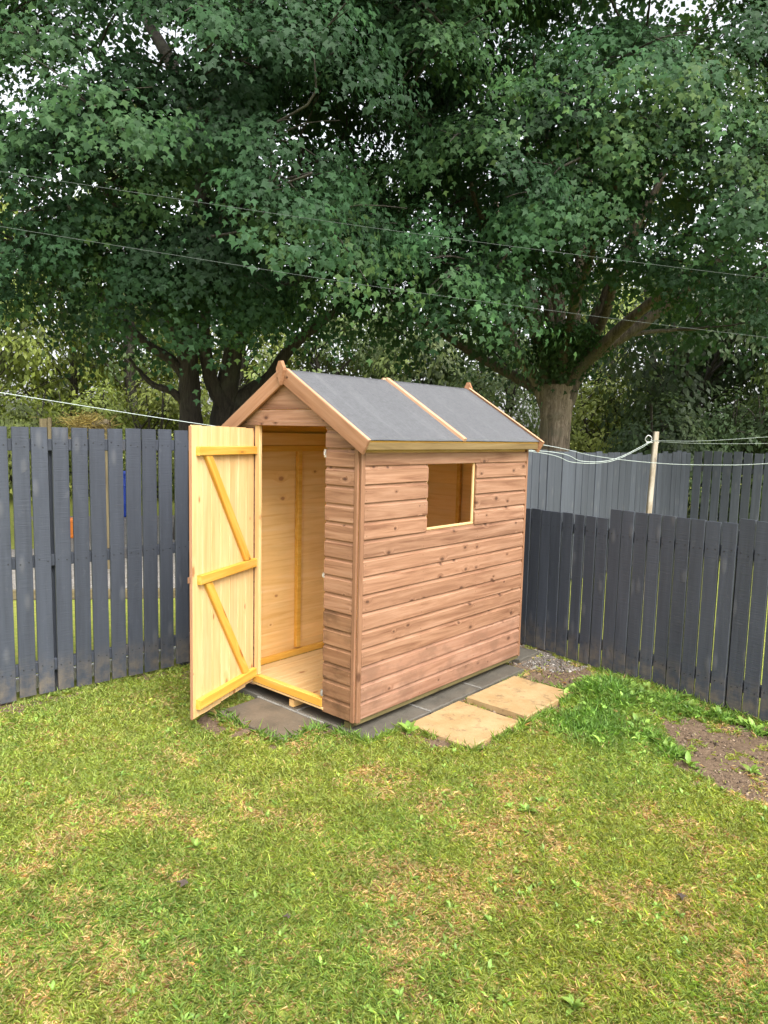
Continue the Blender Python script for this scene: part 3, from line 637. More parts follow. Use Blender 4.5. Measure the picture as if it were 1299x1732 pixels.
# ------------------------------------------------------------------ fences
def fence(name, label, p0, p1, tops, pitch, bw, bt=0.020, z0=0.02, rails=(), posts=(), face=1, mat=M_FENCE, lean=0.004, jit=0.006, wide=()):
    """boards from p0 to p1; face = +1: boards on the right-hand side of the direction of travel; tops(s) -> top height"""
    p0, p1 = Vector((*p0, 0)), Vector((*p1, 0)); d = (p1 - p0).normalized(); L = (p1 - p0).length; nrm = Vector((d.y, -d.x, 0)) * face
    f = empty(name, (p0 + p1) / 2, label, 'fence', 'dark painted board fences')
    n = int(L / pitch); nails = []
    for i in range(n):
        s = (i + 0.5) * pitch + random.gauss(0, 0.0016); top = tops(s) + random.gauss(0, jit * 0.4); w = bw + random.gauss(0, 0.002)
        b0 = p0 + d * s + nrm * (bt / 2 + random.uniform(0, 0.004) + (random.uniform(0, 0.012) if mat is M_FENCE_W else 0)) + Vector((0, 0, z0 + random.uniform(-0.008, 0.008)))
        b1 = p0 + d * (s + random.gauss(0, lean)) + nrm * (bt / 2 + random.gauss(0, lean)) + Vector((0, 0, top))
        w = round(w / 0.002) * 0.002; LL = round((b1 - b0).length / 0.004) * 0.004
        b1 = b0 + (b1 - b0).normalized() * LL
        beam('board', b0, b1, w, bt, nrm, mat, f, 0.0025)
        for z, hh in rails:
            if mat is M_FENCE_W: break
            for e in (-0.26, 0.26):
                cc = b0 + (b1 - b0) * ((z - b0.z) / (b1.z - b0.z)) + d * (w * e + random.gauss(0, 0.004)) + Vector((0, 0, random.gauss(0, 0.008))) + nrm * (bt / 2 + 0.0008)
                nails.append((cc, d, nrm))
    if nails:
        V, F = [], []
        for cc, dd, nn in nails:
            o = len(V); up_ = Vector((0, 0, 1))
            for off, rr in ((0.0012, 0.0042), (-0.003, 0.005)):
                for k in range(6): V.append(cc + (dd * math.cos(k * 1.047) + up_ * math.sin(k * 1.047)) * rr + nn * off)
            F.append(tuple(range(o, o + 6))); F += [(o + 6 + k, o + 6 + (k + 1) % 6, o + (k + 1) % 6, o + k) for k in range(6)]
        no = link('nail_heads', py_mesh('nail_heads', V, F, M_NAIL), f); no['kind'] = 'stuff'
    for z, h in rails:
        q = 0
        while q < L - 0.05:
            e = min(L, q + 1.8); zz = z if not callable(z) else z(q + 0.3)
            beam('rail', p0 + d * q - nrm * 0.022 + Vector((0, 0, zz)), p0 + d * (e - 0.004) - nrm * 0.022 + Vector((0, 0, zz)), h, 0.042, nrm, mat, f, 0.003); q = e
    for s in posts:
        beam('post', p0 + d * s - nrm * 0.082 + Vector((0, 0, -0.1)), p0 + d * s - nrm * 0.082 + Vector((0, 0, tops(s) - 0.09)), 0.075, 0.075, nrm, mat, f, 0.004)
    return f
A0 = Vector((-2.28, 2.034)); dl = Vector((0.9949, -0.1010))
# s such that gap pattern matches: gaps at dl-coordinate -1.318 + k * 0.1205
ldist = lambda s: A0 + dl * s
s_gap0 = -1.318 - A0.dot(dl); start = s_gap0 - math.floor(s_gap0 / 0.1208) * 0.1208
F0 = ldist(start); F1 = ldist(4.72)
fence('garden_fence', 'tall dark grey board fence with see-through gaps, left of the open door', F0, F1, lambda s: 1.765, 0.1208, 0.1005, z0=0.03, rails=((1.655, 0.075), (0.905, 0.075), (0.205, 0.075)), posts=(0.30, 1.37, 2.3, 4.1), face=1)
R0 = Vector((2.60, 1.30)); R1 = Vector((1.72, -2.95)); rd = (R1 - R0).normalized()
def rtop(s):
    y = (R0 + rd * s).y
    return 1.180 + (0.0) if y > -0.535 else (1.250 if y > -1.435 else 1.288)
fence('garden_fence', 'low dark grey fence stepping up in sections, right of the shed', R0, R1, rtop, 0.1090, 0.0985, z0=0.02, rails=((1.06, 0.075), (0.19, 0.075)), posts=(1.85, 2.80, 3.8), face=1, lean=0.0025, jit=0.006)
B0 = Vector((2.66, 1.535)); B1 = Vector((8.388, 0.953))
fence('garden_fence', 'far grey fence running back behind the clothes post', B0, B1, lambda s: 1.60 + 0.018 * math.sin(s * 1.1), 0.150, 0.137, z0=0.03, rails=((1.35, 0.075), (0.3, 0.075)), posts=(1.0, 2.8, 4.6), face=1, mat=M_FENCE_W, jit=0.03)
fence('garden_fence', 'far grey fence with green gaps at the right edge, beyond the clothes post', Vector((8.40, 0.92)), Vector((8.16, -2.6)), lambda s: 1.61, 0.142, 0.118, z0=0.03, rails=((1.35, 0.075), (0.3, 0.075)), posts=(0.6, 2.4), face=1, mat=M_FENCE_W, jit=0.02)
beam_o = beam('edging_board', (-2.5, 2.225, 0.06), (2.0, 1.768, 0.06), 0.09, 0.03, (0.1, 1, 0), M_WHITE, None, 0.004)
tag(beam_o, 'white edging strip on the ground just behind the left fence', 'edging')

# ------------------------------------------------------------------ clothes post and lines
def PX(x, y, dist):
    """point seen at pixel (x, y) of the 1299 x 1732 photograph, dist metres from the camera"""
    return CAM_LOC + (FW * FPX + RT * (x - 649.5) - UP * (y - 866)).normalized() * dist
pt = PX(1110, 730, 8.4); pb = Vector((pt.x, pt.y, 0)) + Vector((0.02, 0.06, -0.05))
post = empty('clothes_post', (pb.x, pb.y, 0), 'weathered pale wooden clothes post standing behind the low fence', 'post')
beam('post_shaft', pb, pt, 0.052, 0.052, FW, M_POST, post, 0.008)
hz = pt + Vector((0, 0, -0.115)); beam('hook_bar', hz - RT * 0.10, hz + RT * 0.035, 0.016, 0.016, (0, 0, 1), M_ZINC, post, 0.003)
hk = smooth_curve([hz - RT * 0.085, hz - RT * 0.115 + Vector((0, 0, 0.03)), hz - RT * 0.085 + Vector((0, 0, 0.075)), hz - RT * 0.045 + Vector((0, 0, 0.05)), hz - RT * 0.05 + Vector((0, 0, 0.02))], 14)
v, f = tube_np(hk, np.full(14, 0.006), 6); link('pulley_hook', np_mesh('pulley_hook', v, f, M_ZINC, True), post)
def line(name, pts, r, mat, label, cat, group=None, n=60):
    v, f = tube_np(smooth_curve(pts, n), np.full(n, r), 6)
    return tag(link(name, np_mesh(name, v, f, mat, True)), label, cat, group)
hook = PX(1104, 745, 8.38)
line('clothes_line', [PX(-420, 598, 5.4), PX(0, 664, 5.8), PX(331, 716, 6.4), PX(600, 752, 7.0), PX(918, 763, 7.6), PX(985, 780, 7.9), PX(1040, 776, 8.1), hook], 0.0028, M_LINE, 'pale line rising to the left over the tall fence and sagging to the post', 'clothes line', 'clothes lines')
line('clothes_line', [PX(700, 742, 7.0), PX(915, 766, 7.5), PX(970, 782, 7.8), PX(1030, 781, 8.1), PX(1080, 760, 8.3), hook], 0.0026, M_LINE, 'lower pale line sagging between shed eave and the post', 'clothes line', 'clothes lines')
line('clothes_line', [PX(700, 725, 6.9), PX(915, 752, 7.4), PX(1010, 772, 7.2), PX(1120, 784, 7.0), PX(1220, 786.5, 6.8), PX(1299, 784, 6.7), PX(1600, 765, 6.4)], 0.0028, M_LINE, 'pale line crossing in front of the post and sagging to the right edge', 'clothes line', 'clothes lines')
line('clothes_line', [hook, PX(1180, 746, 7.9), PX(1299, 739, 7.4), PX(1600, 716, 6.5)], 0.0024, M_LINE, 'upper of two thin lines from the post to the right edge', 'clothes line', 'clothes lines')
line('clothes_line', [hook + Vector((0, 0, -0.01)), PX(1180, 750, 7.9), PX(1299, 750, 7.4), PX(1600, 742, 6.5)], 0.0022, M_LINE, 'lower of two thin lines from the post to the right edge', 'clothes line', 'clothes lines')
line('overhead_wire', [PX(-500, 208, 5.6), PX(0, 290, 6.0), PX(330, 341, 6.4), PX(650, 388, 6.8), PX(1000, 434, 7.3), PX(1299, 471, 7.8), PX(1900, 540, 9.0)], 0.0015, M_WIRE, 'upper thin wire crossing in front of the tree crowns', 'wire', 'wires across the trees')
line('overhead_wire', [PX(-500, 300, 5.5), PX(0, 383, 6.0), PX(330, 437, 6.4), PX(650, 487, 6.8), PX(1000, 534, 7.3), PX(1299, 571, 7.8), PX(1900, 640, 9.0)], 0.0016, M_WIRE, 'lower thin wire crossing in front of the tree crowns', 'wire', 'wires across the trees')

# ------------------------------------------------------------------ behind the left fence
def gravel_sheet():
    poly = [(-2.5, 7.2), (0.33, 4.55), (1.3, 3.8), (3.2, 2.6), (5.2, 2.4), (5.6, 9.8), (3.0, 11.5), (1.7, 7.6), (-1.5, 9.5)]
    t = NT('loose_gravel'); p, raw, rnd = t.local(); n = t.noise(p, 40.0, 4, 0.75); n2 = t.noise(p, 5.0, 4)
    c = t.ramp(n, [(0.3, (0.07, 0.065, 0.055, 1)), (0.5, (0.22, 0.20, 0.18, 1)), (0.7, (0.40, 0.38, 0.35, 1))]); c = t.mix(t.math('MULTIPLY', t.smooth(n2, 0.5, 0.7), 0.5), c, (0.12, 0.10, 0.06, 1))
    t.put(t.b.inputs['Base Color'], c); t.b.inputs['Roughness'].default_value = 0.95; t.bump(n, 0.8, 0.02)
    tag(link('gravel_path', py_mesh('gravel_path', [(x, y, 0.004) for x, y in poly], [tuple(range(len(poly)))], t.m)), 'grey gravel area seen through the gaps of the left fence', 'gravel', kind='structure')
gravel_sheet()
tag(beam('timber_edging', (-0.8, 5.47, 0.05), (1.3, 3.72, 0.05), 0.10, 0.06, (0.5, 1, 0), M_OLD, None, 0.006), 'brown timber edging of the gravel behind the left fence', 'edging')
def lathe(profile, n=20):
    V, F = [], []
    for r, z in profile:
        for k in range(n): V.append((r * math.cos(2 * math.pi * k / n), r * math.sin(2 * math.pi * k / n), z))
    m = len(profile)
    for i in range(m - 1):
        for k in range(n): F.append((i * n + k, i * n + (k + 1) % n, (i + 1) * n + (k + 1) % n, (i + 1) * n + k))
    F.append(tuple(reversed(range(n)))); F.append(tuple(range((m - 1) * n, m * n))); return V, F
q = PX(207, 868, 15.4)
tag(link('water_butt', py_mesh('water_butt', *lathe([(0.22, 0), (0.26, 0.04), (0.29, 0.25), (0.295, 0.27), (0.295, 0.32), (0.29, 0.34), (0.29, 0.60), (0.295, 0.62), (0.26, 0.78), (0.27, 0.80), (0.27, 0.86), (0.10, 0.88), (0.06, 0.90)]), M_BLUE, smooth=False), None, Matrix.Translation((q.x, q.y, 0))), 'blue plastic barrel glimpsed through a gap in the left fence', 'barrel')
q = PX(121, 905, 12.6)
tag(link('plastic_bucket', py_mesh('plastic_bucket', *lathe([(0.11, 0), (0.13, 0.02), (0.165, 0.27), (0.175, 0.275), (0.175, 0.30), (0.16, 0.30), (0.155, 0.27), (0.12, 0.03)]), M_ORANGE), None, Matrix.Translation((q.x, q.y, 0))), 'orange bucket glimpsed through a gap in the left fence', 'bucket')
cf = PX(125, 716, 9.6); cfb = empty('compost_bay', (cf.x, cf.y, 0), 'old timber post and rail frame topped with dry grass, behind left fence', 'frame')
for px_, top in ((75, 708), (180, 710)):
    tp = PX(px_, top, 9.6); beam('post', (tp.x, tp.y, -0.05), tp, 0.09, 0.09, FW, M_OLD, cfb, 0.008)
beam('rail', PX(132, 724, 9.55), PX(182, 713, 9.55), 0.07, 0.06, FW, M_OLD, cfb, 0.008)
beam('rail', PX(72, 745, 9.62), PX(183, 745, 9.62), 0.09, 0.04, FW, M_OLD, cfb, 0.005)
beam('stake', Vector((PX(86, 700, 9.4).x, PX(86, 700, 9.4).y, 0)), PX(84, 706, 9.4), 0.04, 0.04, FW, M_OLD, cfb, 0.008)

# ------------------------------------------------------------------ trees
# palmate five-lobed leaf: base at origin, tip along +Y
_o = [(0.0, 0.0), (0.58, 0.40), (0.22, 0.54), (0.0, 1.05), (-0.22, 0.54), (-0.58, 0.40)]
LEAF_V = np.array([(x, y, -0.35 * x * x - 0.22 * y * y + 0.10 * abs(x)) for x, y in _o])
LEAF_F = np.array([(0, i, i + 1) for i in range(1, len(_o) - 1)])
PLAIN_V = np.array([(0, 0, 0), (0.46, 0.42, -0.05), (0, 1.0, -0.2), (-0.46, 0.42, -0.05)]); PLAIN_F = np.array([(0, 1, 2), (0, 2, 3)])
OVAL_V = np.array([(0, 0, 0), (0.26, 0.42, -0.04), (0, 1.0, -0.14), (-0.26, 0.42, -0.04)]); OVAL_F = np.array([(0, 1, 2), (0, 2, 3)])
def place_leaves(pos, nrm, tip, size, V, F):
    """instances of leaf V,F at pos with normal nrm and tip direction tip"""
    n = len(pos); nrm = nrm / np.linalg.norm(nrm, axis=1)[:, None]; tip = tip - nrm * (tip * nrm).sum(1)[:, None]
    tip /= np.linalg.norm(tip, axis=1)[:, None] + 1e-9; x = np.cross(tip, nrm)
    W = pos[:, None, :] + size[:, None, None] * (V[None, :, 0, None] * x[:, None, :] + V[None, :, 1, None] * tip[:, None, :] + V[None, :, 2, None] * nrm[:, None, :])
    FF = F[None] + (np.arange(n) * len(V))[:, None, None]
    return W.reshape(-1, 3), FF.reshape(-1, F.shape[1])
def rand_dirs(n):
    v = RNG.normal(size=(n, 3)); return v / np.linalg.norm(v, axis=1)[:, None]
ZV = np.array([0, 0, 1.0])
def foliage(boughs, per, leaf_len, V, F, palette, spread, ncl, flat=0.45, lush=None):
    """boughs: list of (pos, outward dir, size); returns verts, faces, tints"""
    P, N, T, S, C = [], [], [], [], []
    pal = np.array(palette)
    for pos, out, size, frac in boughs:
        nrm = ZV * 0.85 + out * 0.55; nrm /= np.linalg.norm(nrm)
        a = np.cross(nrm, rand_dirs(1)[0]); a /= np.linalg.norm(a); b = np.cross(nrm, a)
        tone = RNG.normal(0, 0.20); pi = RNG.random() ** 1.6
        for c in range(ncl):
            th = RNG.random() * 2 * np.pi; rr = size * math.sqrt(RNG.random())
            cp = pos + a * rr * math.cos(th) + b * rr * math.sin(th) - ZV * (0.38 * rr * rr / size) + RNG.normal(0, 0.10 * size, 3)
            rad = (cp - pos) * 0.8 + out * 0.55 * size; rad /= np.linalg.norm(rad) + 1e-6
            m = max(3, int(per * frac * RNG.uniform(0.7, 1.3)))
            off = RNG.normal(size=(m, 3)) * spread; off -= nrm[None] * (off @ nrm)[:, None] * (1 - flat)
            p = cp + off - ZV * (0.5 * (off ** 2).sum(1) / spread)[:, None] * 0.5
            od = off / (np.linalg.norm(off, axis=1)[:, None] + 1e-6)
            nn = nrm[None] * 0.60 + rad[None] * 0.50 + od * 0.32 + RNG.normal(size=(m, 3)) * 0.20
            tp = od * 0.9 + rad[None] * 0.6 - ZV * 0.55 + RNG.normal(size=(m, 3)) * 0.35
            sz = leaf_len * RNG.uniform(0.5, 1.3, m)
            ct = tone + RNG.normal(0, 0.12)
            k = np.clip(pi * 0.75 + RNG.normal(0, 0.13, m), 0, 0.999) * (len(pal) - 1); k0 = k.astype(int); fr = (k - k0)[:, None]
            col = (pal[k0] * (1 - fr) + pal[k0 + 1] * fr) * np.exp(ct + RNG.normal(0, 0.06, m))[:, None]
            P.append(p); N.append(nn); T.append(tp); S.append(sz); C.append(col)
    P, N, T, S, C = map(np.concatenate, (P, N, T, S, C))
    W, FF = place_leaves(P, N, T, S, V, F)
    return W, FF, np.repeat(C, len(V), axis=0), len(P)
SYC = [(0.023, 0.056, 0.023), (0.031, 0.074, 0.027), (0.046, 0.098, 0.032), (0.098, 0.155, 0.042)]
def nearest_on(limbs, p):
    best = None
    for L in limbs:
        d = np.linalg.norm(L - p, axis=1) + 0.55 * np.maximum(0, L[:, 2] - p[2] + 0.3)
        k = int(d.argmin())
        if best is None or d[k] < best[0]: best = (d[k], L, k)
    return best
def big_tree(name, label, base_px, dist, trunk_pts, limbs_px, centre_px, radii, nboughs, seed, bark, rnd_limbs, low, trunk_r, clear=None, leaf=0.071, extra=()):
    global RNG
    RNG = np.random.default_rng(seed); random.seed(seed)
    base = PX(*base_px, dist); base.z = 0
    root = empty(name, base, label, 'tree', 'large sycamore trees behind the fences')
    parts = []; limbs = []
    for pts, r0, r1 in trunk_pts:
        C = smooth_curve([np.array(PX(x, y, dist + dd)) if y is not None else np.array((PX(x, 750, dist + dd).x, PX(x, 750, dist + dd).y, -0.1)) for x, y, dd in pts], 22)
        rad = np.linspace(r0, r1, 22); rad[:4] *= np.array([1.5, 1.25, 1.1, 1.03]) if pts[0][1] is None else 1.0
        parts.append(tube_np(C, rad, 14, 0.04)); limbs.append(C)
    Vt, Ft = merge(parts); link('trunk', np_mesh('trunk', Vt, Ft, bark, True), root); parts = []
    for pts, r0 in limbs_px:
        C = smooth_curve([np.array(PX(x, y, dist + dd)) for x, y, dd in pts], 26); C += np.cumsum(RNG.normal(0, 0.015, C.shape), 0) * np.linspace(0, 1, 26)[:, None]
        parts.append(tube_np(C, r0 * np.linspace(1, 0.22, 26) ** 0.8, 10, 0.05)); limbs.append(C)
    c = np.array(PX(*centre_px, dist)); 
    for k in range(rnd_limbs):       # limbs towards and away from the viewer
        th = RNG.uniform(0, 2 * np.pi); el = RNG.uniform(0.35, 1.25); L = RNG.uniform(3.5, 6.0)
        s = limbs[0][-1 - RNG.integers(0, 3)]; d = np.array([math.cos(th) * math.cos(el), math.sin(th) * math.cos(el), math.sin(el)])
        C = smooth_curve([s, s + d * L * 0.33 + ZV * 0.1, s + d * L * 0.66 + RNG.normal(0, 0.25, 3), s + d * L + ZV * 0.5 + RNG.normal(0, 0.4, 3)], 22)
        parts.append(tube_np(C, RNG.uniform(0.09, 0.14) * np.linspace(1, 0.2, 22), 8, 0.05)); limbs.append(C)
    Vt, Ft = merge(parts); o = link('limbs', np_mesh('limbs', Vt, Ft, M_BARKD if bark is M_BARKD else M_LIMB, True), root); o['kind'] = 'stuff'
    # boughs on an outer shell plus some inner ones
    R = np.array(radii); boughs = []; bp = []
    fwd = np.array([FW.x, FW.y, 0]); fwd /= np.linalg.norm(fwd); side_v = np.array([RT.x, RT.y, 0]); side_v /= np.linalg.norm(side_v)
    for x, y, dd, sz in extra:
        p = np.array(PX(x, y, dd)); out = p - (c - ZV * 1.5); out[2] *= 0.5; out /= np.linalg.norm(out); bp.append((p, sz)); boughs.append((p, out, sz, 1.0))
    tries = 0
    while len(boughs) < nboughs and tries < nboughs * 60:
        tries += 1
        d = rand_dirs(1)[0]
        if d[2] < -0.62: continue
        f = RNG.uniform(0.90, 1.04) if RNG.random() < 0.70 else RNG.uniform(0.45, 0.88)
        lump = 1 + 0.07 * math.sin(3.1 * math.atan2(d[1], d[0]) + seed) * (1 - abs(d[2])) + 0.08 * math.sin(5.3 * d[2] + seed)
        p = c + (side_v * d[0] * R[0] + fwd * d[1] * R[1]) * f * lump + ZV * d[2] * R[2] * f
        if p[2] < low(d): continue
        q = Vector(p) - CAM_LOC; zc = q.dot(FW)
        if zc > 1:
            u, v = 649.5 + FPX * q.dot(RT) / zc, 866 - FPX * q.dot(UP) / zc
            if v < 190 and (u < 190 - v * 0.6 or u > 1190 + v * 0.4) and RNG.random() < (0.6 if u < 600 else 0.2): continue
        sz = RNG.uniform(0.55, 1.0) * (1.0 if f > 0.88 else 0.85)
        if any(np.linalg.norm(q - p) < 0.62 * (sz + s2) * 0.72 for q, s2 in bp): continue
        bp.append((p, sz)); out = (p - (c - ZV * 1.5)); out[2] *= 0.6; out /= np.linalg.norm(out)
        frac = 1.0 if d[1] < 0.15 else 0.7
        boughs.append((p, out, sz, frac))
    br = []
    fork = limbs[0][-1]; twigs = list(limbs)
    for p, out, sz, fr in sorted(boughs, key=lambda b: np.linalg.norm(b[0] - fork)):
        d, L, k = nearest_on(twigs, p); k = max(min(4, len(L) // 3), k - RNG.integers(0, 1 + len(L) // 4)); a = L[k]; mid = (a + p) / 2 + RNG.normal(0, 0.12 + 0.07 * d, 3) + ZV * 0.10 * d
        C = smooth_curve([a, mid, p - out * sz * 0.3, p + out * sz * 0.35 - ZV * 0.05], 9); r = min(0.026, 0.012 + 0.004 * d)
        br.append(tube_np(C, r * np.linspace(1, 0.25, 9), 5)); twigs.append(C)
        for _ in range(3 if fr > 0.9 else 1):
            th = RNG.normal(size=3); th -= ZV * th[2] * 0.7; th /= np.linalg.norm(th); e = p + th * sz * 0.8 - ZV * 0.1
            br.append(tube_np(smooth_curve([C[5], (C[5] + e) / 2 + ZV * 0.06, e], 5), 0.011 * np.linspace(1, 0.4, 5), 4))
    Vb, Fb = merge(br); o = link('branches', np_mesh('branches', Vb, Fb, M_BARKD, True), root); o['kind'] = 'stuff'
    front_b = [b for b in boughs if b[3] > 0.9]; rear_b = [b for b in boughs if b[3] <= 0.9]
    W, FF, T, n = foliage(front_b, 38, leaf, LEAF_V, LEAF_F, SYC, 0.130, 25)
    W2, FF2, T2, n2 = foliage(rear_b, 25, leaf * 1.5, PLAIN_V, PLAIN_F, SYC, 0.19, 13)
    V_, F_ = np.concatenate([W, W2]), np.concatenate([FF, FF2 + len(W)])
    o = link('crown', np_mesh('crown', V_, F_, M_LEAF, tint=np.concatenate([T, T2])), root); o['kind'] = 'stuff'
    print('TREE', name, 'boughs', len(front_b), len(rear_b), 'leaves', n, n2, 'tris', len(F_))
    return root
DR, DLT = 13.0, 12.0
big_tree('sycamore_tree', 'big sycamore with pale forked trunk standing right of the shed roof', (940, 740), DR,
    [([(938, None, 0), (939, 740, 0), (940, 690, 0), (942, 650, 0)], 0.24, 0.30), ([(925, 690, 0.0), (905, 640, 0), (872, 590, -0.1), (853, 530, -0.1), (842, 440, 0), (838, 330, 0.2)], 0.12, 0.05)],
    [([(950, 700, 0.0), (972, 640, 0), (1000, 600, 0.2), (1060, 560, 0.2), (1120, 520, 0.2), (1180, 470, 0), (1270, 400, -0.2)], 0.15), ([(932, 680, 0), (925, 610, 0.1), (902, 520, 0.2), (882, 400, 0.3), (870, 250, 0.5), (862, 80, 0.8)], 0.15), ([(942, 670, 0), (946, 570, -0.2), (942, 450, -0.4), (932, 300, -0.6), (926, 120, -0.8)], 0.16),
     ([(950, 670, 0), (966, 580, 0.3), (978, 470, 0.6), (990, 330, 0.8), (1005, 150, 1.2)], 0.15), ([(955, 650, 0), (985, 590, -0.3), (1030, 500, -0.6), (1080, 400, -0.9), (1150, 270, -1.2)], 0.13),
     ([(915, 660, 0), (860, 632, 0.2), (780, 585, 0.3), (720, 545, 0.3), (660, 520, 0.2)], 0.10), ([(930, 660, 0), (900, 560, -0.6), (840, 450, -1.2), (790, 330, -2.0)], 0.10), ([(950, 660, 0), (960, 560, -0.8), (1000, 430, -1.8), (1040, 300, -3.0)], 0.10),
     ([(980, 610, 0.2), (1030, 575, 1.0), (1110, 555, 1.6), (1200, 545, 2.0)], 0.07)],
    (985, 130, ), (5.6, 4.0, 5.6), 330, 11, M_BARK, 4, lambda d: 3.7 + 0.4 * math.sin(d[0] * 7), 0.25,
    extra=[(952, 590, 12.5, 0.42), (975, 560, 12.4, 0.4), (925, 570, 12.6, 0.35), (1250, 470, 10.4, 0.8), (1180, 400, 10.2, 0.8), (1290, 400, 9.8, 0.8), (700, 470, 11.0, 0.8), (770, 440, 10.6, 0.8), (650, 430, 10.8, 0.8), (830, 380, 10.2, 0.7), (1090, 430, 10.8, 0.7), (880, 300, 9.8, 0.8), (1010, 330, 9.6, 0.8), (1080, 60, 9.5, 0.9), (1230, 150, 9.6, 0.8), (1280, 250, 9.6, 0.8), (1160, 200, 9.5, 0.8), (980, 90, 9.6, 0.9), (1180, 90, 9.6, 0.9), (1060, 180, 9.4, 0.8), (900, 160, 9.6, 0.8)])
big_tree('sycamore_tree', 'big dark sycamore with twin trunks rising behind the open door', (345, 740), DLT,
    [([(322, None, 0), (323, 740, 0), (322, 690, 0), (320, 640, 0), (318, 560, 0), (330, 450, 0), (343, 330, 0), (346, 200, 0.1)], 0.20, 0.10), ([(378, None, 0.2), (378, 740, 0.2), (380, 690, 0.2), (386, 640, 0.2), (396, 590, 0.2), (402, 490, 0.3), (400, 330, 0.4)], 0.25, 0.10),
     ([(385, 690, 0.1), (362, 655, 0.1), (352, 620, 0.05), (345, 560, 0), (360, 450, -0.2), (390, 320, -0.5)], 0.14, 0.06), ([(385, 700, 0.2), (420, 665, 0.2), (455, 640, 0.1), (490, 590, 0.1), (550, 540, 0), (620, 490, 0)], 0.15, 0.05)],
    [([(320, 690, 0), (290, 660, 0), (262, 645, 0.1), (232, 610, 0.2)], 0.075), ([(318, 640, 0), (290, 610, 0), (255, 590, 0), (205, 540, 0), (150, 500, 0)], 0.10), ([(318, 620, 0), (280, 500, -0.4), (220, 380, -0.8), (150, 250, -1.2)], 0.11),
     ([(322, 600, 0), (250, 480, 0.5), (150, 380, 1.0), (60, 300, 1.5)], 0.09), ([(396, 600, 0.2), (450, 480, -0.5), (500, 370, -1.0), (540, 240, -1.5)], 0.11), ([(400, 560, 0.2), (410, 420, 0.4), (430, 280, 0.6), (440, 100, 0.8)], 0.10)],
    (320, 150), (5.4, 3.8, 5.4), 310, 23, M_BARKD, 4, lambda d: 3.45 + 0.5 * math.sin(d[0] * 6 + 1) + 0.5 * max(0, abs(d[0]) - 0.5), 0.25,
    extra=[(250, 465, 9.6, 0.75), (330, 490, 9.4, 0.7), (420, 490, 9.8, 0.65), (480, 480, 9.6, 0.75), (380, 460, 9.2, 0.75), (200, 440, 9.6, 0.75), (110, 430, 9.8, 0.8), (30, 420, 9.8, 0.8), (560, 470, 10.0, 0.75), (290, 400, 9.2, 0.8), (620, 420, 10.0, 0.8), (170, 90, 9.4, 0.9), (60, 230, 9.4, 0.8), (230, 170, 9.4, 0.9), (245, 345, 9.4, 0.8), (190, 300, 9.6, 0.8), (280, 250, 9.3, 0.9), (150, 360, 9.8, 0.7), (120, 220, 9.5, 0.8), (330, 120, 9.3, 0.9)])

def back_tree(name, label, px_, dist, height, rad, nb, seed, palette, low=0.6, leaf=0.11, per=16, ncl=9, trunks=1, group='background trees and bushes', cat='tree', spread=0.22):
    global RNG
    RNG = np.random.default_rng(seed)
    b = PX(px_, 740, dist); base = np.array((b.x, b.y, 0.0)); root = empty(name, base, label, cat, group); parts = []; limbs = []
    for k in range(trunks):
        th = RNG.uniform(0, 6.28); sp = rad * (0.25 if trunks == 1 else 0.45)
        C = smooth_curve([base + RNG.normal(0, 0.08, 3) * [1, 1, 0] - ZV * 0.1, base + ZV * height * 0.3 + RNG.normal(0, 0.12, 3), base + ZV * height * 0.6 + np.array([math.cos(th), math.sin(th), 0]) * sp * 0.7, base + ZV * height * 0.9 + np.array([math.cos(th), math.sin(th), 0]) * sp], 14)
        parts.append(tube_np(C, (0.02 + 0.017 * height / trunks ** 0.5) * np.linspace(1, 0.2, 14), 7, 0.05)); limbs.append(C)
    boughs = []
    for i in range(nb):
        d = rand_dirs(1)[0]; f = RNG.uniform(0.55, 1.0); zc = low + (height - low) * 0.5
        taper = 1 - 0.35 * max(0, d[2])
        p = base + np.array([d[0] * rad * taper * f, d[1] * rad * taper * f, zc + d[2] * f * (height - low) * 0.5])
        out = p - base - ZV * zc; out[2] *= 0.5; out /= np.linalg.norm(out) + 1e-6; boughs.append((p, out, RNG.uniform(0.4, 0.8) * min(1, rad / 2), 1.0))
        dd, L, kk = nearest_on(limbs, p); a = L[max(2, kk - 2)]
        parts.append(tube_np(smooth_curve([a, (a + p) / 2 + ZV * 0.15, p], 6), 0.025 * np.linspace(1, 0.3, 6), 4))
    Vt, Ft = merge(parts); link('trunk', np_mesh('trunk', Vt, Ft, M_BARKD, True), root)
    W, FF, T, n = foliage(boughs, per, leaf, OVAL_V, OVAL_F, palette, spread, ncl, flat=0.8)
    o = link('crown', np_mesh('crown', W, FF, M_BLEAF, tint=T), root); o['kind'] = 'stuff'
    return n
YG = [(0.125, 0.165, 0.038), (0.165, 0.205, 0.044), (0.205, 0.240, 0.055), (0.25, 0.27, 0.075)]
MG_ = [(0.060, 0.092, 0.030), (0.082, 0.120, 0.036), (0.11, 0.145, 0.042), (0.15, 0.18, 0.05)]
DG = [(0.038, 0.066, 0.026), (0.052, 0.085, 0.030), (0.070, 0.105, 0.036), (0.10, 0.13, 0.04)]
nl = 0
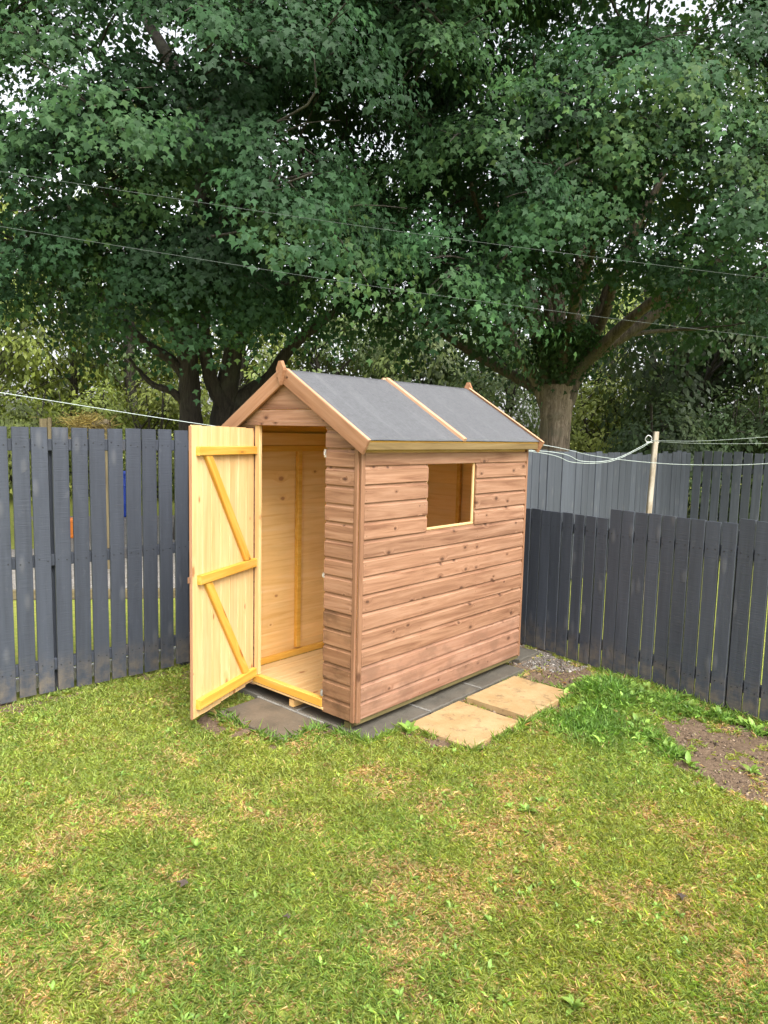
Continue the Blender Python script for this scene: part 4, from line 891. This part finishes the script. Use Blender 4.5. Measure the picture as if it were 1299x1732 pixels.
for a in [
    ('hedgerow_tree', 'loose yellow green tree at the left edge behind the tall fence', -30, 24, 9.0, 3.4, 90, 31, YG, 0.8),
    ('hedgerow_tree', 'bright yellow green tree between left edge and the twin trunks', 125, 26, 8.5, 3.4, 90, 32, YG, 0.5),
    ('hedgerow_tree', 'mid green tree just left of the dark twin trunks', 250, 28, 8.0, 3.4, 80, 33, YG, 0.5),
    ('hedgerow_tree', 'sunlit green tree seen between the twin trunks and the shed ridge', 390, 27, 7.0, 3.2, 80, 34, YG, 0.4),
    ('hedgerow_tree', 'mid green tree above the front half of the shed roof', 560, 25, 6.8, 3.0, 75, 35, MG_, 0.4),
    ('hedgerow_tree', 'shadowy green tree above the rear half of the shed roof', 715, 23, 6.2, 2.7, 75, 36, MG_, 0.4),
    ('hedgerow_tree', 'dark green tree immediately left of the pale forked trunk', 850, 24, 6.6, 2.7, 70, 37, DG, 0.4),
    ('hedgerow_tree', 'bright leaved tree immediately right of the pale forked trunk', 1040, 24, 7.4, 2.8, 80, 38, YG, 0.4),
    ('hedgerow_tree', 'dark many stemmed tree behind the clothes post', 1150, 19, 6.6, 2.5, 60, 39, DG, 1.6),
    ('hedgerow_tree', 'grey green tree at the right edge behind the far fence', 1275, 22, 7.6, 3.0, 85, 40, DG, 0.5),
    ('hedgerow_tree', 'tall green tree beyond the right edge of the view', 1440, 19, 8.0, 2.8, 60, 41, MG_, 0.8),
    ('hedgerow_tree', 'tall tree far behind the left sycamore crown', 235, 24, 12.5, 3.6, 80, 43, MG_, 3.5),
    ('hedgerow_tree', 'tall tree far behind the right sycamore crown', 1010, 25, 12.5, 3.6, 80, 44, MG_, 3.5),
    ('hedgerow_tree', 'tall tree far behind filling the gap between the two sycamores', 640, 29, 13.0, 4.2, 90, 42, DG, 3.0)]:
    nl += back_tree(*a, leaf=0.18, per=17, trunks=4 if 'many' in a[1] else 1)
for i, (x, d, h, r) in enumerate([(30, 19, 2.9, 1.6), (150, 20, 2.9, 1.6), (265, 19, 3.0, 1.6), (420, 20, 3.3, 1.6), (560, 20, 3.2, 1.6), (700, 19.5, 3.2, 1.6), (850, 19.5, 4.3, 1.9), (1020, 19, 3.3, 1.6), (1120, 17, 2.8, 1.4), (1230, 18, 3.0, 1.5), (1330, 17, 3.0, 1.5)]):
    lb = ['pale green bush above the left end of the tall fence', 'yellow green bush behind the timber frame', 'green bush at the foot of the left twin trunk', 'bush behind the gable peak of the shed', 'bush behind the felt roof near the front', 'bush behind the felt roof batten', 'bush behind the rear end of the shed roof', 'bush just right of the pale forked trunk', 'dark bush directly behind the clothes post', 'bush behind the far fence corner', 'bush above the far fence at the right edge'][i]
    nl += back_tree('bush', lb, x, d, h, r, 34, 60 + i, YG if x < 500 or x == 1020 else (DG if x > 1000 else MG_), 0.1, leaf=0.125, per=20, ncl=9, trunks=3, cat='bush', spread=0.17)
print('background leaves', nl)

# ------------------------------------------------------------------ grass, weeds and litter
RNG = np.random.default_rng(5); random.seed(5)
KEEP_OUT = [[(-0.02, -0.125), (1.76, -0.125), (1.76, 1.2), (-0.02, 1.2)], [(0.31, -0.615), (0.835, -0.615), (0.835, -0.15), (0.31, -0.15)], [(0.915, -0.62), (1.52, -0.62), (1.52, -0.16), (0.915, -0.16)], [(-0.35, 0.25), (-0.03, 0.25), (-0.03, 0.84), (-0.35, 0.84)], [(1.9, 0.02), (2.22, 0.02), (2.22, .55), (1.9, .55)]]
EDGES = [((-0.36, 0.84), (-0.36, 0.24)), ((-0.36, 0.24), (-0.02, 0.22)), ((-0.02, 0.22), (-0.02, -0.125)), ((-0.02, -0.125), (0.31, -0.14)), ((0.31, -0.14), (0.31, -0.62)), ((0.31, -0.62), (0.90, -0.64)), ((0.9, -0.64), (1.5, -0.65)), ((1.5, -0.65), (1.54, -0.2))]
def seg_dist(x, y, a, b):
    ax, ay = a; bx, by = b; t = np.clip(((x - ax) * (bx - ax) + (y - ay) * (by - ay)) / ((bx - ax) ** 2 + (by - ay) ** 2), 0, 1)
    return np.hypot(x - ax - t * (bx - ax), y - ay - t * (by - ay))
def visible(x, y, m=140):
    dx, dy, dz = x - CAM_LOC.x, y - CAM_LOC.y, -CAM_LOC.z
    zc = dx * FW.x + dy * FW.y + dz * FW.z; u = 649.5 + FPX * (dx * RT.x + dy * RT.y + dz * RT.z) / zc; v = 866 - FPX * (dx * UP.x + dy * UP.y + dz * UP.z) / zc
    return (zc > 0.3) & (u > -m) & (u < 1299 + m) & (v < 1732 + m)
def lush_zone(x, y):
    """0..1: rank growth by the low fence and the slab edges"""
    w = x + 0.1 * (noise2(x, y, 0.2) - 0.5)
    z = np.clip(1 - np.hypot((w - 1.60) / 0.48, (y + 0.80) / 0.42), 0, 1) * 1.6
    z = np.maximum(z, np.clip(1 - np.hypot((w - 1.15) / 0.5, (y + 0.95) / 0.38), 0, 1) * 1.5)
    z = np.maximum(z, np.clip(1 - np.hypot((w - 1.76) / 0.24, (y + 1.22) / 0.30), 0, 1) * 1.3)
    z = np.maximum(z, np.clip(1 - seg_dist(w, y, (1.80, -1.3), (1.74, -2.2)) / 0.13, 0, 1) * 1.0)
    z = np.maximum(z, np.clip(1 - seg_dist(w, y, (1.30, -1.0), (1.02, -1.55)) / 0.14, 0, 1) * 0.9)
    return np.clip(z, 0, 1) * np.clip(0.35 + 1.3 * noise2(x + 31, y, 0.10), 0, 1)
def blades(n_try, region, hmean, seed, tall=False):
    r = np.random.default_rng(seed); x = r.uniform(region[0], region[1], n_try); y = r.uniform(region[2], region[3], n_try)
    ok = visible(x, y)
    fy = 2.034 - 0.1015 * (x + 2.28); ok &= y < fy - 0.02
    rx = 2.60 + (y - 1.30) * (0.88 / 4.25); ok &= x < rx - 0.015
    for p in KEEP_OUT: ok &= ~in_poly(x, y, p)
    x, y = x[ok], y[ok]
    s = soil_mask(x, y); lz = lush_zone(x, y); ed = np.min([seg_dist(x, y, a, b) for a, b in EDGES], axis=0)
    edge = np.clip(1 - ed / 0.06, 0, 1); fe = np.clip(1 - (2.034 - 0.1015 * (x + 2.28) - y) / 0.10, 0, 1); fe2 = np.clip(1 - (2.60 + (y - 1.30) * (0.88 / 4.25) - x) / 0.12, 0, 1) * (y < -0.5)
    patch = noise2(x, y, 0.30) * 0.55 + noise2(x, y, 0.11) * 0.45; fine = noise2(x + 3, y + 3, 0.045)
    dens = np.where(s > 0.9, 0.015 + 0.45 * (noise2(x + 7, y, 0.11) * 0.7 + noise2(x, y + 5, 0.04) * 0.3 > 0.66), np.where(s > 0.5, 0.25, 1.0)) * np.clip(0.30 + 1.1 * patch + 0.3 * fine - 0.2, 0.15, 1)
    dens = np.maximum(dens, np.where(s < 0.9, lz * 0.9, lz * 0.06)); dens = np.maximum(dens, edge * 0.9 * (noise2(x, y, 0.09) > 0.42)); dens = np.maximum(dens, fe2 * 0.75 * (noise2(x, y, 0.12) > 0.4))
    # thin out with distance so near and far look alike on screen
    dist = np.hypot(x - CAM_LOC.x, y - CAM_LOC.y); dens = dens * np.clip(3.6 / dist, 0.55, 1.0)
    ok = r.random(len(x)) < dens
    x, y, s, lz, edge, fe, fe2, patch, fine, dist = (q[ok] for q in (x, y, s, lz, edge, fe, fe2, patch, fine, dist)); n = len(x)
    rank = np.maximum(np.maximum(lz, edge * 0.8), fe2 * 0.8); rank = np.maximum(rank, 0.35 * fe)
    tuft = np.clip((noise2(x, y, 0.16) - 0.6) * 3, 0, 1)
    h = hmean * r.lognormal(0, 0.42, n) * (1 + 1.5 * rank * r.random(n) + 0.6 * tuft * r.random(n))
    dry = np.clip((noise2(x + 20, y + 20, 0.30) * 0.55 + noise2(x + 2, y, 0.09) * 0.45 - 0.42) * 3.2, 0, 1) * (1 - rank)
    dry = dry * (1 - 0.55 * np.clip((y - 0.2) / 1.2, 0, 1)); straw = (r.random(n) < 0.13 + 0.62 * dry) & (rank < 0.75)
    h = np.minimum(np.where(straw, h * 0.75, h), 0.046 + 0.07 * rank)
    th = r.uniform(0, 2 * np.pi, n) ; lean = np.clip(r.normal(0.98, 0.33, n) - 0.35 * rank + 0.3 * straw, 0.1, 1.5)
    wd = r.uniform(0.0009, 0.0025, n) * (1 + 0.25 * rank) * np.clip(dist / 3.2, 0.85, 1.5)
    z = ground_z(x, y) - 0.002
    dx, dy = np.cos(th), np.sin(th); sx, sy = -dy, dx
    l1 = lean * 0.6; l2 = np.clip(lean * 1.35, 0, 1.62); seg = h * 0.42; seg2 = h * 0.58
    m1 = np.stack([x + dx * seg * np.sin(l1), y + dy * seg * np.sin(l1), z + seg * np.cos(l1)], -1)
    tip = m1 + np.stack([dx * seg2 * np.sin(l2), dy * seg2 * np.sin(l2), seg2 * np.cos(l2)], -1)
    S = np.stack([sx * wd, sy * wd, r.normal(0, 0.25, n) * wd], -1); B = np.stack([x, y, z], -1)
    V = np.stack([B, m1 + S, tip, m1 - S], 1)
    F = np.array([(0, 1, 2), (0, 2, 3)])[None] + (np.arange(n) * 4)[:, None, None]
    # colours
    G1 = np.array((0.270, 0.358, 0.064)); G2 = np.array((0.172, 0.322, 0.062)); YL = np.array((0.49, 0.455, 0.11)); ST = np.array((0.64, 0.49, 0.235)); BR = np.array((0.46, 0.285, 0.12))
    u = r.random(n); cool = np.clip(noise2(x - 8, y + 4, 0.5) * 1.6 - 0.5 + rank, 0, 1)
    base = G1[None] * (1 - cool[:, None]) + G2[None] * cool[:, None]
    w = r.random(n)[:, None] * 0.55 * (1 - rank[:, None]); base = base * (1 - w) + YL[None] * w
    c = np.where(straw[:, None], np.where((r.random(n) < 0.22)[:, None], BR, ST), base)
    c = c * np.exp(r.normal(0, 0.26, n) + 0.35 * (noise2(x + 40, y + 11, 0.055) - 0.5))[:, None]
    C = np.repeat(c, 4, axis=0)
    return V.reshape(-1, 3), F.reshape(-1, 3), C
Vg, Fg, Cg = blades(1200000, (-2.9, 2.5, -3.0, 2.05), 0.028, 3)
print('grass blades', len(Fg) // 2)
o = tag(link('grass', np_mesh('grass', Vg, Fg, M_GRASS, tint=Cg)), 'short patchy green and straw coloured grass covering the lawn', 'grass', kind='stuff')

# broad-leaved weeds
_w = [(0, 0), (0.10, 0.15), (0.20, 0.45), (0.17, 0.72), (0.0, 1.0)]
WV = np.array([(x, y, 0.10 * math.sin(y * 3.0) - 0.25 * y * y + 0.35 * abs(x)) for x, y in [(0, 0), (0.11, 0.18), (0.21, 0.48), (0.16, 0.76), (0, 1.0), (-0.16, 0.76), (-0.21, 0.48), (-0.11, 0.18), (0, 0.48), (0, 0.76), (0, 0.18)]])
WF = np.array([(0, 1, 10), (1, 2, 8), (1, 8, 10), (2, 3, 9), (2, 9, 8), (3, 4, 9), (4, 5, 9), (5, 6, 8), (5, 8, 9), (6, 7, 10), (6, 10, 8), (7, 0, 10)])
def rosettes(spots, r):
    P, N, T, S, C = [], [], [], [], []
    for x, y, sz, k, up in spots:
        th = r.uniform(0, 6.28, k); el = r.uniform(0.1, 0.7, k) + up
        d = np.stack([np.cos(th) * np.cos(el), np.sin(th) * np.cos(el), np.sin(el)], -1); n = np.stack([-np.cos(th) * np.sin(el), -np.sin(th) * np.sin(el), np.cos(el)], -1) + r.normal(0, 0.2, (k, 3))
        z = float(ground_z(np.array(x), np.array(y)))
        P.append(np.array([x, y, z + 0.004])[None] + d * r.uniform(0, 0.012, k)[:, None]); N.append(n); T.append(d); S.append(sz * r.uniform(0.6, 1.15, k))
        base = np.array((0.15, 0.265, 0.05)) * (0.6 + 0.75 * r.random()); C.append(base[None] * np.exp(r.normal(0, 0.22, k))[:, None] + r.random(k)[:, None] * np.array((0.05, 0.03, 0.0)))
    P, N, T, S, C = map(np.concatenate, (P, N, T, S, C)); W, FF = place_leaves(P, N, T, S, WV, WF); return W, FF, np.repeat(C, len(WV), axis=0)
r = np.random.default_rng(8); sp = []
while len(sp) < 260:       # rank patch beside the low fence
    x, y = r.uniform(0.9, 2.05), r.uniform(-1.9, -0.45)
    if float(lush_zone(np.array(x), np.array(y))) > r.uniform(0.25, 0.9) and x < 2.55 + (y - 1.30) * 0.207 - 0.06: sp.append((x, y, r.uniform(0.035, 0.08), int(r.integers(5, 9)), 0.25))
while len(sp) < 800:       # scattered small weeds in the lawn
    x, y = r.uniform(-2.4, 1.4), r.uniform(-2.6, 1.7)
    if visible(np.array(x), np.array(y)) and not soil_mask(np.array([x]), np.array([y]))[0] and not any(in_poly(np.array([x]), np.array([y]), p)[0] for p in KEEP_OUT) and y < 1.75 and noise2(np.array([x]), np.array([y]), 0.4)[0] > 0.45:
        sp.append((x, y, r.uniform(0.014, 0.030), int(r.integers(5, 10)), 0.25))
W, FF, T = rosettes(sp, r); tag(link('weeds', np_mesh('weeds', W, FF, M_WEED, True, tint=T)), 'low broad leaved weeds spread through the lawn and by the low fence', 'weeds', kind='stuff')
for x, y, sz, k, lb in [(0.255, -0.205, 0.085, 11, 'leafy green weed at the near corner of the nearer buff slab'), (1.14, -1.86, 0.065, 10, 'lone bright weed on the bare soil at the right edge'), (0.98, -1.62, 0.045, 8, 'small weed at the lawn edge of the bare soil'),
                        (-0.30, 0.80, 0.06, 8, 'weed tuft on the brown slab beneath the open door'), (-1.01, -1.90, 0.05, 12, 'pale weed rosette in the lawn near the bottom right'), (-1.30, -0.30, 0.045, 12, 'weed rosette in the lawn left of centre near a dead leaf'), (-0.05, -1.18, 0.05, 12, 'tall leaved weed in the middle of the lawn right of centre'), (1.84, -1.30, 0.075, 26, 'feathery weed standing against the low fence')]:
    W, FF, T = rosettes([(0, 0, sz, k, 0.35)], r); z = float(ground_z(np.array(x), np.array(y))); W[:, 2] -= W[:, 2].min()
    tag(link('weed_plant', np_mesh('weed_plant', W, FF, M_WEED, True, tint=T), None, Matrix.Translation((x, y, z))), lb, 'weed', 'weeds with broad leaves')
# crumbs of soil and small stones on the bare ground
_t = np.array([(1, 0.1, -0.3), (-0.4, 0.9, -0.35), (-0.6, -0.8, -0.3), (0.1, 0, 0.75), (0.2, -0.9, 0.15)]); _tf = np.array([(0, 1, 3), (1, 2, 3), (2, 4, 3), (4, 0, 3), (0, 4, 2), (0, 2, 1)])
def crumbs(name, n, box, size, cols, keep, label, cat):
    x = r.uniform(box[0], box[1], n); y = r.uniform(box[2], box[3], n); k = keep(x, y)
    for p in KEEP_OUT: k &= ~in_poly(x, y, p)
    x, y = x[k], y[k]; m = len(x); P = np.stack([x, y, ground_z(x, y) + 0.004], -1)
    W, FF = place_leaves(P, rand_dirs(m) * 0.8 + ZV, rand_dirs(m), size * r.lognormal(0, 0.5, m), _t, _tf)
    c = np.array(cols)[r.integers(0, len(cols), m)] * np.exp(r.normal(0, 0.25, m))[:, None]
    tag(link(name, np_mesh(name, W, FF, M_SOILBIT, tint=np.repeat(c, 5, axis=0))), label, cat, kind='stuff')
_m = NT('soil_crumb'); _a = _m.node('ShaderNodeAttribute', {'attribute_name': 'tint'}); _m.put(_m.b.inputs['Base Color'], _a.outputs['Color']); _m.b.inputs['Roughness'].default_value = 0.95; M_SOILBIT = _m.m
crumbs('soil_crumbs', 9000, (0.2, 2.4, -2.5, 0.4), 0.0055, [(0.10, 0.068, 0.045), (0.15, 0.105, 0.068), (0.21, 0.155, 0.105), (0.07, 0.048, 0.032)], lambda x, y: soil_mask(x, y) > 0.5, 'small brown soil crumbs lying on the bare soil patches', 'soil')
crumbs('gravel', 2600, (1.85, 2.45, -0.42, 0.45), 0.006, [(0.16, 0.14, 0.12), (0.10, 0.085, 0.07), (0.22, 0.20, 0.175)], lambda x, y: (np.hypot((x - 2.16) / 0.33, (y + 0.05) / 0.36) < 1) & (x < 2.57 + (y - 1.30) * 0.207), 'grey pebbles scattered between the shed and the low fence', 'gravel')
# dry grass heap on the timber frame
n = 900; p = np.array(PX(148, 716, 9.6)); pos = p + r.normal(size=(n, 3)) * [0.13, 0.10, 0.05]
W, FF = place_leaves(pos, rand_dirs(n) + ZV, rand_dirs(n) * [1, 1, 0.4], r.uniform(0.08, 0.2, n), OVAL_V * [0.14, 1, 1], OVAL_F); Tn = np.repeat(np.array((0.36, 0.29, 0.10))[None] * np.exp(r.normal(0, 0.3, n))[:, None], 4, axis=0)
o = link('dry_grass', np_mesh('dry_grass', W, FF, M_GRASS, tint=Tn), cfb); o['kind'] = 'stuff'
for x, y, sz, rot, lb in [(-1.47, -0.50, 0.05, 0.6, 'dark curled dead leaf on the lawn at lower left'), (-0.20, -1.95, 0.045, 2.0, 'dark dead leaf in the grass at lower right'), (-1.32, -0.93, 0.03, 1.0, 'tiny dark dead leaf below the larger one')]:
    v = LEAF_V * [1, 1, 1.6]; me = np_mesh('fallen_leaf', v * sz, LEAF_F, plain('dead_leaf', (0.075, 0.055, 0.045), 0.6)); z = float(ground_z(np.array(x), np.array(y))) + 0.022
    tag(link('fallen_leaf', me, None, Matrix.Translation((x, y, z)) @ Matrix.Rotation(rot, 4, 'Z') @ Matrix.Rotation(0.35, 4, 'X')), lb, 'leaf', 'dead leaves on the lawn')
